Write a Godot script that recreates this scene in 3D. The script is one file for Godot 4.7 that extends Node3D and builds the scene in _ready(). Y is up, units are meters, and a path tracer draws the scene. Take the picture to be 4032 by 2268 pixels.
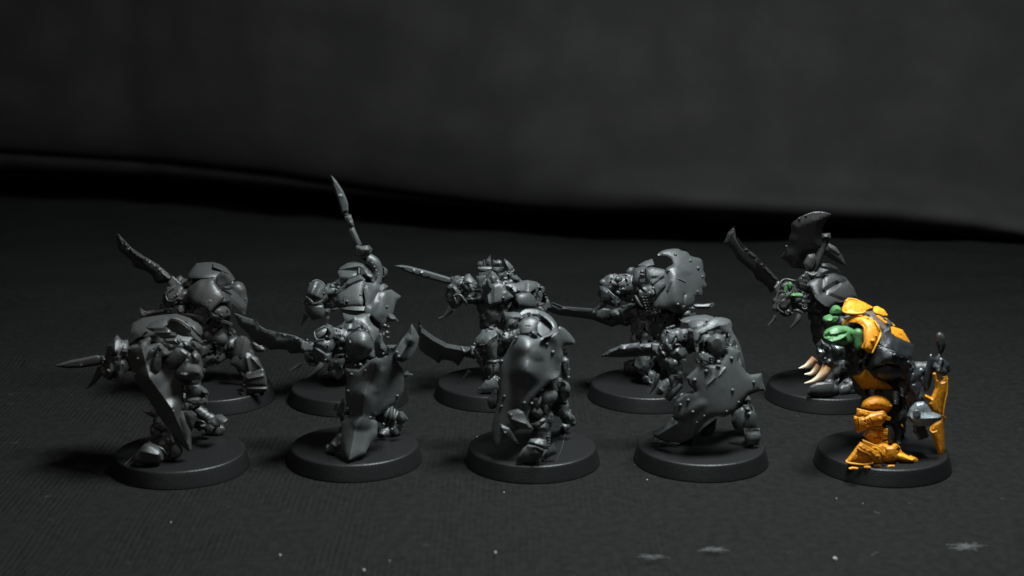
extends Node3D
# Ten primed and painted tabletop miniatures on round bases, on a black cloth.
# All measures in the builders are millimetres; MM turns them into metres.
const MM := 0.001
const FOCAL := 6261.0                       # focal length in photograph pixels
const CAM := Vector3(0, 124, 358)           # millimetres
const PITCH := 12.9
var M := {}
var fo := Vector2.ZERO                      # reading frame of the figure at hand: origin and pixels per photograph pixel
var fs := 1.0
var fb := Vector3.ZERO                      # where its base stands (mm)
var fig: Node3D
var hammer := FastNoiseLite.new()
var lumps := FastNoiseLite.new()
var panels := FastNoiseLite.new()
var plateaus := FastNoiseLite.new()
var taken := {}
var rivet_mesh := {}

func _ready():
	# ---- camera
	var c := Camera3D.new()
	c.name = "camera"
	c.fov = rad_to_deg(2.0 * atan(1134.0 / FOCAL))
	c.near = 0.02
	c.far = 8.0
	c.position = CAM * MM
	c.rotation_degrees.x = -PITCH
	add_child(c)
	c.current = true
	var att := CameraAttributesPhysical.new()
	att.frustum_focal_length = 12.0 * FOCAL / 1134.0
	att.frustum_focus_distance = 0.40
	att.frustum_near = 0.02
	att.frustum_far = 8.0
	att.exposure_aperture = 24.0
	c.attributes = att
	# ---- air and exposure
	var we := WorldEnvironment.new()
	we.name = "world_environment"
	var e := Environment.new()
	e.background_mode = Environment.BG_COLOR
	e.background_color = Color(0.010, 0.0103, 0.0105)
	e.background_energy_multiplier = 1.0
	e.tonemap_mode = Environment.TONE_MAPPER_LINEAR
	e.tonemap_exposure = 0.76
	e.sdfgi_enabled = true
	e.ssao_enabled = true
	e.ssil_enabled = true
	we.environment = e
	add_child(we)
	# ---- light: a small lamp panel close above the figures, and the dim light of the room from behind the camera, to the left
	lamp("lamp_panel_light", Vector3(75, 270, 30), Vector3(10, 0, 0), Vector2(100, 50), 0.37, Color(0.955, 0.99, 1.0))
	lamp("room_light", Vector3(-160, 420, 520), Vector3(-60, 30, -200), Vector2(420, 300), 0.095, Color(1.0, 0.985, 0.955))
	# ---- the setting and the figures
	noises()
	materials()
	cloth()
	figures()
	lint()

func lamp(called: String, at: Vector3, towards: Vector3, size: Vector2, energy: float, color: Color):
	var l := AreaLight3D.new()
	l.name = called
	l.area_size = size * MM
	l.light_energy = energy
	l.light_color = color
	l.shadow_enabled = true
	l.area_range = 4.0
	add_child(l)
	l.look_at_from_position(at * MM, towards * MM, Vector3.UP)

func noises():
	hammer.seed = 11
	hammer.noise_type = FastNoiseLite.TYPE_CELLULAR
	hammer.cellular_return_type = FastNoiseLite.RETURN_DISTANCE
	hammer.cellular_jitter = 1.0
	hammer.frequency = 0.30
	hammer.fractal_type = FastNoiseLite.FRACTAL_NONE
	for n in [panels, plateaus]:
		n.seed = 19
		n.noise_type = FastNoiseLite.TYPE_CELLULAR
		n.cellular_jitter = 0.9
		n.frequency = 1.0
		n.fractal_type = FastNoiseLite.FRACTAL_NONE
	panels.cellular_return_type = FastNoiseLite.RETURN_DISTANCE2_SUB
	plateaus.cellular_return_type = FastNoiseLite.RETURN_CELL_VALUE
	lumps.seed = 5
	lumps.noise_type = FastNoiseLite.TYPE_SIMPLEX_SMOOTH
	lumps.frequency = 0.12
	lumps.fractal_octaves = 3

# ------------------------------------------------------------------ materials
func noise_tex(sd: int, freq: float, lo: Color, hi: Color, bump := 0.0, size := 512, a := 0.3, b := 0.7) -> NoiseTexture2D:
	var n := FastNoiseLite.new()
	n.seed = sd
	n.frequency = freq
	n.fractal_octaves = 5
	var t := NoiseTexture2D.new()
	t.width = size
	t.height = size
	t.seamless = true
	t.noise = n
	if bump > 0.0:
		t.as_normal_map = true
		t.bump_strength = bump
	else:
		var g := Gradient.new()
		g.offsets = PackedFloat32Array([a, b])
		g.colors = PackedColorArray([lo, hi])
		t.color_ramp = g
	return t

func lin(r: float, g: float, b: float) -> Color:
	return Color(r, g, b).linear_to_srgb()

func paint(called: String, lo: Color, hi: Color, rough: float, spec: float, sd: int, grain := 0.25, metal := 0.0, tile := 12.0, freq := 0.02) -> StandardMaterial3D:
	var m := StandardMaterial3D.new()
	m.resource_name = called
	m.albedo_texture = noise_tex(sd, freq, lo, hi)
	m.roughness = rough
	m.metallic_specular = spec
	m.metallic = metal
	m.uv1_triplanar = true
	m.uv1_scale = Vector3.ONE * (1.0 / (tile * MM))
	if grain > 0.0:
		m.normal_enabled = true
		m.normal_texture = grain_tex
		m.normal_scale = grain
	M[called] = m
	return m

var grain_tex: NoiseTexture2D

func materials():
	grain_tex = noise_tex(77, 0.06, Color.BLACK, Color.WHITE, 6.0)
	paint("black_primer", lin(0.020, 0.020, 0.0198), lin(0.036, 0.0358, 0.0352), 0.46, 0.48, 1, 0.4, 0.0, 9.0, 0.05)
	paint("grey_primer", lin(0.027, 0.0290, 0.0288), lin(0.047, 0.0508, 0.0504), 0.46, 0.48, 2, 0.4, 0.0, 9.0, 0.05)
	paint("base_plastic", lin(0.0045, 0.0045, 0.0046), lin(0.0085, 0.0085, 0.0086), 0.43, 0.36, 5, 0.3, 0.0, 14.0, 0.06)
	paint("orange_paint", lin(0.33, 0.115, 0.005), lin(0.56, 0.24, 0.011), 0.5, 0.42, 6, 0.3, 0.0, 8.0, 0.022)
	paint("yellow_paint", lin(0.46, 0.19, 0.010), lin(0.58, 0.28, 0.02), 0.5, 0.4, 7, 0.25, 0.0, 7.0)
	paint("green_skin", lin(0.022, 0.078, 0.028), lin(0.085, 0.20, 0.072), 0.5, 0.45, 8, 0.4, 0.0, 6.0, 0.03)
	paint("black_steel", lin(0.012, 0.0135, 0.0145), lin(0.034, 0.038, 0.040), 0.33, 0.6, 9, 0.8, 0.25, 7.0, 0.05)
	paint("bright_steel", lin(0.12, 0.14, 0.145), lin(0.24, 0.27, 0.28), 0.36, 0.6, 10, 0.35, 0.6, 8.0, 0.04)
	paint("brown_leather", lin(0.06, 0.042, 0.034), lin(0.11, 0.08, 0.066), 0.6, 0.35, 12, 0.3)
	var b := paint("bone", lin(0.85, 0.85, 0.85), lin(1, 1, 1), 0.5, 0.4, 13, 0.2)
	b.vertex_color_use_as_albedo = true
	# cloth: ribbed knit with pills and worn patches
	var cl := StandardMaterial3D.new()
	cl.resource_name = "black_cloth"
	cl.albedo_texture = knit_colour()
	cl.roughness = 0.95
	cl.metallic_specular = 0.18
	cl.normal_enabled = true
	cl.normal_texture = knit_relief()
	cl.normal_scale = 2.6
	M["cloth"] = cl
	var bd := StandardMaterial3D.new()
	bd.resource_name = "black_backdrop_cloth"
	bd.albedo_texture = noise_tex(31, 0.006, lin(0.019, 0.0187, 0.0178), lin(0.024, 0.0236, 0.0224), 0.0, 1024, 0.2, 0.85)
	bd.roughness = 0.95
	bd.metallic_specular = 0.15
	bd.normal_enabled = true
	bd.normal_texture = noise_tex(32, 0.008, Color.BLACK, Color.WHITE, 3.0, 1024)
	bd.normal_scale = 0.15
	M["backdrop"] = bd
	var fl := StandardMaterial3D.new()
	fl.resource_name = "pale_lint"
	fl.albedo_color = lin(0.25, 0.25, 0.24)
	fl.roughness = 0.9
	M["lint"] = fl
	var fg := StandardMaterial3D.new()
	fg.resource_name = "grey_lint"
	fg.albedo_color = lin(0.05, 0.05, 0.049)
	fg.roughness = 0.95
	M["grey_lint"] = fg

# the knit of the cloth, 64 mm a tile: short ribs that run away from the camera, broken up by wear
const KNIT := 1024
func knit_height(u: float, v: float, n1: FastNoiseLite, n2: FastNoiseLite) -> float:
	var x := u * 48.0 + 0.22 * n1.get_noise_2d(u * 40.0, v * 40.0) + 0.12 * n1.get_noise_2d(u * 300.0, v * 300.0)
	var rib := 0.5 + 0.5 * cos(x * TAU)
	var which := float(posmod(int(floor(x + 0.5)), 48))
	var y := v * 30.0 + which * 0.37 + n1.get_noise_2d(which * 31.0, v * 90.0) * 2.2
	var stitch := smoothstep(0.15, 0.5, absf(y - floor(y) - 0.5))
	var wear := clampf(0.45 + 1.3 * n2.get_noise_2d(u * 9.0, v * 9.0), 0.1, 1.0)
	return wear * rib * (0.45 + 0.55 * stitch)

func knit_colour() -> ImageTexture:
	var n := FastNoiseLite.new()
	n.seed = 21
	n.frequency = 0.02
	n.fractal_octaves = 5
	var f := FastNoiseLite.new()
	f.seed = 22
	f.frequency = 0.31
	f.fractal_octaves = 2
	var img := Image.create(KNIT, KNIT, false, Image.FORMAT_RGB8)
	for y in KNIT:
		for x in KNIT:
			var w := 0.0088 + 0.0034 * n.get_noise_2d(x, y) + 0.0075 * f.get_noise_2d(x, y)
			w = clampf(w, 0.003, 0.03)
			img.set_pixel(x, y, Color(w, w * 0.985, w * 0.95).linear_to_srgb())
	return ImageTexture.create_from_image(img)

func knit_relief() -> ImageTexture:
	var n1 := FastNoiseLite.new()
	n1.seed = 23
	n1.frequency = 0.1
	var n2 := FastNoiseLite.new()
	n2.seed = 24
	n2.frequency = 0.3
	var f := FastNoiseLite.new()
	f.seed = 25
	f.frequency = 0.22
	f.fractal_octaves = 3
	var img := Image.create(KNIT, KNIT, false, Image.FORMAT_L8)
	for y in KNIT:
		for x in KNIT:
			var h := knit_height(float(x) / KNIT, float(y) / KNIT, n1, n2)
			h = 0.25 + 0.45 * h + 0.22 * f.get_noise_2d(x, y)
			img.set_pixel(x, y, Color(h, h, h))
	img.convert(Image.FORMAT_RGBA8)
	img.bump_map_to_normal_map(5.0)
	return ImageTexture.create_from_image(img)

# ------------------------------------------------------------------ nodes
func numbered(called: String) -> String:
	if not taken.has(called):
		taken[called] = 0
		return called
	taken[called] += 1
	return "%s_%03d" % [called, taken[called]]

func put(called: String, mesh: Mesh, mat: Material, parent: Node) -> MeshInstance3D:
	var o := MeshInstance3D.new()
	o.name = called
	o.mesh = mesh
	o.material_override = mat
	parent.add_child(o, true)
	return o

# ------------------------------------------------------------------ photograph pixel -> place
func ray(p: Vector2) -> Vector3:
	return Vector3((p.x - 2016.0) / FOCAL, -(p.y - 1134.0) / FOCAL, -1.0).rotated(Vector3.RIGHT, -deg_to_rad(PITCH))

func ground_at(p: Vector2, h := 0.0) -> Vector3:
	var r := ray(p)
	return CAM + r * ((h - CAM.y) / r.y)

func frame(ox: float, oy: float, s: float):
	fo = Vector2(ox, oy)
	fs = s

# a point of the figure: where the pixel's ray meets the upright plane d mm in front of the middle of the base
func P(x: float, y: float, d: float) -> Vector3:
	var r := ray(fo + Vector2(x, y) / fs)
	return CAM + r * ((fb.z + d - CAM.z) / r.z) - fb

# the depth at which the pixel shows a point h mm above the ground
func gd(x: float, y: float, h := 4.0) -> float:
	return ground_at(fo + Vector2(x, y) / fs, h).z - fb.z

func unit(d := 0.0) -> float:
	return (CAM.z - fb.z - d) / FOCAL / fs * 1.02

# ------------------------------------------------------------------ shapes
func chaikin(a: Array, n: int) -> Array:
	for k in n:
		var r := []
		for i in a.size():
			var p: Vector3 = a[i]
			var q: Vector3 = a[(i + 1) % a.size()]
			r.append(p.lerp(q, 0.22))
			r.append(p.lerp(q, 0.78))
		a = r
	return a

# A bowed plate with real thickness. pts: outline [x, y] or [x, y, depth]; bulge in mm; o: d, round (corner rounding passes),
# form ("dome", "soft", "lens"), creases [x0, y0, x1, y1, height mm, width px], bumps [x, y, radius px, height mm], dent (mm), rivets [x, y, (radius mm)]
func pl(parent: Node, called: String, mat: String, pts: Array, bulge := 0.6, thick := 0.8, o := {}) -> MeshInstance3D:
	var d0: float = o.get("d", 0.0)
	var ring := []
	for p in pts:
		ring.append(Vector3(p[0], p[1], p[2] if p.size() > 2 else d0))
	ring = chaikin(ring, o.get("round", 0))
	var k := unit(d0)
	var step: float = o.get("step", 0.55) / k
	var edge := []
	for i in ring.size():
		var p: Vector3 = ring[i]
		var q: Vector3 = ring[(i + 1) % ring.size()]
		var n := maxi(1, int(ceil(Vector2(p.x, p.y).distance_to(Vector2(q.x, q.y)) / (step * 0.62))))
		for j in n:
			edge.append(p.lerp(q, float(j) / n))
	var poly := PackedVector2Array()
	for p in edge:
		poly.append(Vector2(p.x, p.y))
	if Geometry2D.is_polygon_clockwise(poly):
		poly.reverse()
		edge.reverse()
	var ne := edge.size()
	var lo := poly[0]
	var hi := poly[0]
	for p in poly:
		lo = lo.min(p)
		hi = hi.max(p)
	var all := poly.duplicate()
	var dist := PackedFloat32Array()
	dist.resize(ne)
	var maxd := 0.001
	# points laid along the creases and along the bevel, so that ridges run clean
	var near := {}
	var special := []
	for c in o.get("creases", []):
		var ca := Vector2(c[0], c[1])
		var cb := Vector2(c[2], c[3])
		var nrm := (cb - ca).orthogonal().normalized()
		var cn := maxi(1, int(ca.distance_to(cb) / (step * 0.7)))
		for off in [0.0, 1.0, -1.0]:
			for i in cn + 1:
				special.append(ca.lerp(cb, float(i) / cn) + nrm * off * c[5])
	var insets := []
	match o.get("form", "chisel"):
		"lens": insets = [0.5, 1.0, 1.5]
		"chisel": insets = [0.9 / k]
		"flat", "soft", "dome": insets = [0.45 / k]
	if o.get("form", "chisel") == "lens":
		# how deep the outline is, found by shrinking it
		var w := step * 0.3
		while w < 400.0 and Geometry2D.offset_polygon(poly, -w).size() > 0:
			w *= 1.12
		var pw: float = w / 1.12 / o.get("steep", 1.6)
		insets = [pw * 0.5, pw] if pw > step * 0.8 else [pw * 0.98]
		if w / 1.12 - pw > step * 0.5:
			insets.append(w / 1.12 * 0.96)
	for w in insets:
		for ring2 in Geometry2D.offset_polygon(poly, -w):
			for i in ring2.size():
				var ra := ring2[i]
				var rb := ring2[(i + 1) % ring2.size()]
				var rn := maxi(1, int(ra.distance_to(rb) / (step * 0.75)))
				for j in rn:
					special.append(ra.lerp(rb, float(j) / rn))
	for q in special:
		var key := Vector2i((q / (step * 0.45)).floor())
		if near.has(key) or not Geometry2D.is_point_in_polygon(q, poly):
			continue
		var m := edge_distance(q, poly)
		if m > step * 0.3:
			near[key] = true
			all.append(q)
			dist.append(m)
			maxd = maxf(maxd, m)
	var row := 0
	var y := lo.y + step * 0.5
	while y < hi.y:
		var x := lo.x + step * (0.5 if row % 2 else 0.0)
		while x < hi.x:
			var q := Vector2(x, y)
			if Geometry2D.is_point_in_polygon(q, poly):
				var m := edge_distance(q, poly)
				var key := Vector2i((q / (step * 0.45)).floor())
				var crowded := false
				for dj in range(-1, 2):
					for di in range(-1, 2):
						crowded = crowded or near.has(key + Vector2i(di, dj))
				if m > step * 0.66 and not crowded:
					all.append(q)
					dist.append(m)
					maxd = maxf(maxd, m)
			x += step
		y += step * 0.87
		row += 1
	maxd += step * 0.3
	o = o.duplicate()
	o.mid = (lo + hi) / 2.0
	o.r2 = maxf(pow((hi - lo).length() * 0.5 * k, 2.0), 4.0)
	o.half = (hi - lo) * 0.5
	o.span = maxf((hi - lo).length() * 0.5, 1.0)
	o.fit = fit_depth(edge, o.mid, o.span)
	o.sd = int(lo.x) * 7 + int(lo.y)
	var front := PackedVector3Array()
	var back := PackedVector3Array()
	var lens: bool = o.get("form", "chisel") == "lens"
	for i in all.size():
		var dd := plate_depth(all[i], dist[i], maxd, edge, bulge, k, o)
		var p := P(all[i].x, all[i].y, dd.x)
		front.append(p * MM)
		if lens:
			back.append((p + Vector3(0, 0, -2.0 * (dd.x - dd.y) - 0.12)) * MM)
		else:
			back.append((p + Vector3(0, 0, -thick)) * MM)
	var tri := Geometry2D.triangulate_delaunay(all)
	var st := SurfaceTool.new()
	st.begin(Mesh.PRIMITIVE_TRIANGLES)
	for side in 2:
		st.set_smooth_group(side)
		for t in range(0, tri.size(), 3):
			var a := tri[t]
			var b := tri[t + 1]
			var c := tri[t + 2]
			if a < ne and b < ne and c < ne and not Geometry2D.is_point_in_polygon((all[a] + all[b] + all[c]) / 3.0, poly):
				continue
			if not (a < ne and b < ne and c < ne) and not Geometry2D.is_point_in_polygon((all[a] + all[b] + all[c]) / 3.0, poly):
				continue
			if (all[b] - all[a]).cross(all[c] - all[a]) < 0.0:
				var w := b
				b = c
				c = w
			# y of the frame runs down, so this order is clockwise seen from the camera
			if side == 0:
				st.add_vertex(front[a]); st.add_vertex(front[b]); st.add_vertex(front[c])
			else:
				st.add_vertex(back[a]); st.add_vertex(back[c]); st.add_vertex(back[b])
	st.set_smooth_group(2 if o.get("round", 0) > 0 else -1)
	for i in ne:
		var j := (i + 1) % ne
		st.add_vertex(front[i]); st.add_vertex(back[i]); st.add_vertex(front[j])
		st.add_vertex(front[j]); st.add_vertex(back[i]); st.add_vertex(back[j])
	var node := put(called, creased(st, o.get("split", 34.0)), M[mat], parent)
	for r in o.get("rivets", []):
		var q := Vector2(r[0], r[1])
		var dd := plate_depth(q, edge_distance(q, poly), maxd, edge, bulge, k, o)
		rivet(node, P(q.x, q.y, dd.x + 0.05), r[2] if r.size() > 2 else 0.36, mat)
	return node

# a mesh whose normals are smooth across gentle bends and split along edges sharper than the angle
func creased(st: SurfaceTool, angle: float) -> ArrayMesh:
	st.index()
	var a := st.commit_to_arrays()
	var vs: PackedVector3Array = a[Mesh.ARRAY_VERTEX]
	var ix: PackedInt32Array = a[Mesh.ARRAY_INDEX]
	var lim := cos(deg_to_rad(angle))
	var fn := PackedVector3Array()
	var at := {}
	for t in range(0, ix.size(), 3):
		var n := (vs[ix[t + 2]] - vs[ix[t]]).cross(vs[ix[t + 1]] - vs[ix[t]])
		var l := n.length()
		fn.append(n / l if l > 1e-16 else Vector3.UP)
		for k in 3:
			var v := vs[ix[t + k]]
			if at.has(v):
				at[v].append(t / 3)
			else:
				at[v] = [t / 3]
	var ov := PackedVector3Array()
	var on := PackedVector3Array()
	for t in range(0, ix.size(), 3):
		var own := fn[t / 3]
		for k in 3:
			var v := vs[ix[t + k]]
			var n := Vector3.ZERO
			for f in at[v]:
				if fn[f].dot(own) > lim:
					n += fn[f]
			ov.append(v)
			on.append(n.normalized())
	var r := []
	r.resize(Mesh.ARRAY_MAX)
	r[Mesh.ARRAY_VERTEX] = ov
	r[Mesh.ARRAY_NORMAL] = on
	var m := ArrayMesh.new()
	m.add_surface_from_arrays(Mesh.PRIMITIVE_TRIANGLES, r)
	return m

# the height of a dome hammered into flat facets: q in mm from the middle, cells of the given size
func facets(q: Vector2, cell: float, sd: int) -> float:
	var g := (q / cell).floor()
	var best := -1e9
	for j in range(-1, 2):
		for i in range(-1, 2):
			var c := g + Vector2(i, j)
			var hsh := hash(Vector3i(int(c.x), int(c.y), sd))
			c = (c + Vector2(float(hsh & 1023) / 1023.0, float((hsh >> 10) & 1023) / 1023.0)) * cell
			best = maxf(best, 2.0 * q.dot(c) - c.length_squared())
	return best

func rivet(parent: Node, at: Vector3, r: float, mat: String):
	if not rivet_mesh.has(r):
		var s := SphereMesh.new()
		s.radius = r * MM
		s.height = 1.7 * r * MM
		s.radial_segments = 10
		s.rings = 5
		rivet_mesh[r] = s
	var n := put("rivet", rivet_mesh[r], M[mat], parent)
	n.position = at * MM

func edge_distance(q: Vector2, poly: PackedVector2Array) -> float:
	var m := 1e9
	var n := poly.size()
	for i in n:
		var c := Geometry2D.get_closest_point_to_segment(q, poly[i], poly[(i + 1) % n])
		m = minf(m, q.distance_squared_to(c))
	return sqrt(m)

# the smooth curved sheet (a quadric) that comes closest to the depths given round the outline
func fit_depth(edge: Array, mid: Vector2, span: float) -> PackedFloat64Array:
	var a := []
	for i in 6:
		var row := PackedFloat64Array()
		row.resize(7)
		a.append(row)
	for e in edge:
		var x: float = (e.x - mid.x) / span
		var y: float = (e.y - mid.y) / span
		var v := [1.0, x, y, x * x, x * y, y * y]
		for i in 6:
			for j in 6:
				a[i][j] += v[i] * v[j]
			a[i][6] += v[i] * e.z
	var n := float(edge.size())
	for i in 6:
		a[i][i] += n * (0.0001 if i < 3 else 0.012)
	for i in 6:
		var p := i
		for r in range(i + 1, 6):
			if absf(a[r][i]) > absf(a[p][i]):
				p = r
		var w = a[i]
		a[i] = a[p]
		a[p] = w
		for r in 6:
			if r != i:
				var f: float = a[r][i] / a[i][i]
				for c in range(i, 7):
					a[r][c] -= f * a[i][c]
	var out6 := PackedFloat64Array()
	for i in 6:
		out6.append(a[i][6] / a[i][i])
	return out6

# x: depth of the front face, y: depth of the plate's middle sheet before the bulge
func plate_depth(q: Vector2, ds: float, maxd: float, edge: Array, bulge: float, k: float, o: Dictionary) -> Vector2:
	var u: Vector2 = (q - o.mid) / o.span
	var f6: PackedFloat64Array = o.fit
	var base := f6[0] + f6[1] * u.x + f6[2] * u.y + f6[3] * u.x * u.x + f6[4] * u.x * u.y + f6[5] * u.y * u.y
	base += o.get("lean", 0.0) * (o.mid.y - q.y) * k
	var t := clampf(ds / maxd, 0.0, 1.0)
	var h := 0.0
	match o.get("form", "chisel"):
		"dome": h = bulge * sqrt(1.0 - (1.0 - t) * (1.0 - t))
		"chisel": h = bulge * (0.55 * minf(1.0, ds * k / 0.9) + 0.4 * (1.0 - facets((q - o.mid) * k, o.get("cell", 3.2), o.sd) / o.r2))
		"soft":
			var e: Vector2 = (q - o.mid) / o.half
			h = bulge * (1.0 - 0.5 * e.length_squared()) + 0.25 * absf(bulge) * (1.0 - exp(-ds * k / 0.5))
		"lens": h = bulge * minf(1.0, t * o.get("steep", 1.6))
		"flat": h = bulge * (1.0 - exp(-ds * k / 1.2))
	var mm := ds * k
	h -= 0.22 * pow(maxf(0.0, 1.0 - mm / 0.45), 2.0) if o.get("form", "chisel") != "lens" else 0.0
	for c in o.get("creases", []):
		var cp := Geometry2D.get_closest_point_to_segment(q, Vector2(c[0], c[1]), Vector2(c[2], c[3]))
		var f := maxf(0.0, 1.0 - q.distance_to(cp) / c[5])
		h += c[4] * (f if c.size() < 7 else smoothstep(0.0, 1.0, f)) * minf(1.0, mm / 0.5)
	for c in o.get("bumps", []):
		var f := clampf(1.0 - q.distance_to(Vector2(c[0], c[1])) / c[2], 0.0, 1.0)
		h += c[3] * sqrt(1.0 - (1.0 - f) * (1.0 - f)) * minf(1.0, mm / 0.8)
	var dent: float = o.get("dent", 0.1)
	if dent > 0.0:
		var sx := q.x * k + fb.x
		var sy := q.y * k + fb.z * 0.7
		h += dent * (hammer.get_noise_2d(sx, sy) + 0.4) * minf(1.0, mm / 0.6) + 0.35 * dent * lumps.get_noise_2d(sx * 3.0, sy * 3.0)
	return Vector2(base + h, base)

func spline(a: Array, n: int) -> Array:
	var r := []
	for i in a.size() - 1:
		var p0: Vector4 = a[maxi(i - 1, 0)]
		var p1: Vector4 = a[i]
		var p2: Vector4 = a[i + 1]
		var p3: Vector4 = a[mini(i + 2, a.size() - 1)]
		for j in n:
			r.append(p1.cubic_interpolate(p2, p0, p3, float(j) / n) if false else cat(p0, p1, p2, p3, float(j) / n))
	r.append(a[-1])
	return r

func cat(a: Vector4, b: Vector4, c: Vector4, d: Vector4, t: float) -> Vector4:
	return 0.5 * ((2.0 * b) + (c - a) * t + (2.0 * a - 5.0 * b + 4.0 * c - d) * t * t + (3.0 * b - a - 3.0 * c + d) * t * t * t)

# A tapered bent rod: pts [x, y, depth, radius px]; a radius near 0 makes a point
func tb(parent: Node, called: String, mat: String, pts: Array, sides := 10, tint := [], flat := 1.0) -> MeshInstance3D:
	var line := []
	for p in pts:
		var q := P(p[0], p[1], p[2])
		line.append(Vector4(q.x, q.y, q.z, p[3] * unit(p[2])))
	var s := spline(line, 5) if pts.size() > 2 else line
	var st := SurfaceTool.new()
	st.begin(Mesh.PRIMITIVE_TRIANGLES)
	st.set_smooth_group(0)
	var rings := []
	var nrm := Vector3.ZERO
	for i in s.size():
		var here := Vector3(s[i].x, s[i].y, s[i].z)
		var a: Vector4 = s[maxi(i - 1, 0)]
		var b: Vector4 = s[mini(i + 1, s.size() - 1)]
		var t := Vector3(b.x - a.x, b.y - a.y, b.z - a.z).normalized()
		if nrm == Vector3.ZERO:
			nrm = t.cross(Vector3.BACK if absf(t.z) < 0.9 else Vector3.UP).normalized()
		nrm = (nrm - t * nrm.dot(t)).normalized()
		var bi := t.cross(nrm)
		var ring := []
		for j in sides:
			var an := TAU * j / sides
			ring.append((here + (nrm * cos(an) + bi * sin(an) * flat) * maxf(s[i].w, 0.02)) * MM)
		rings.append(ring)
	var n := rings.size()
	for i in n - 1:
		for j in sides:
			var l := (j + 1) % sides
			for v in [[i, j], [i + 1, j], [i, l], [i, l], [i + 1, j], [i + 1, l]]:
				if tint.size() == 2:
					st.set_color(tint[0].lerp(tint[1], smoothstep(0.1, 0.75, float(v[0]) / (n - 1))))
				st.add_vertex(rings[v[0]][v[1]])
	st.set_smooth_group(1)
	for cap in 2:
		var i := 0 if cap == 0 else n - 1
		var mid := Vector3(s[i].x, s[i].y, s[i].z) * MM
		if tint.size() == 2:
			st.set_color(tint[cap])
		for j in sides:
			var l := (j + 1) % sides
			st.add_vertex(mid)
			st.add_vertex(rings[i][j if cap == 0 else l])
			st.add_vertex(rings[i][l if cap == 0 else j])
	st.generate_normals()
	return put(called, st.commit(), M[mat], parent)

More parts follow.
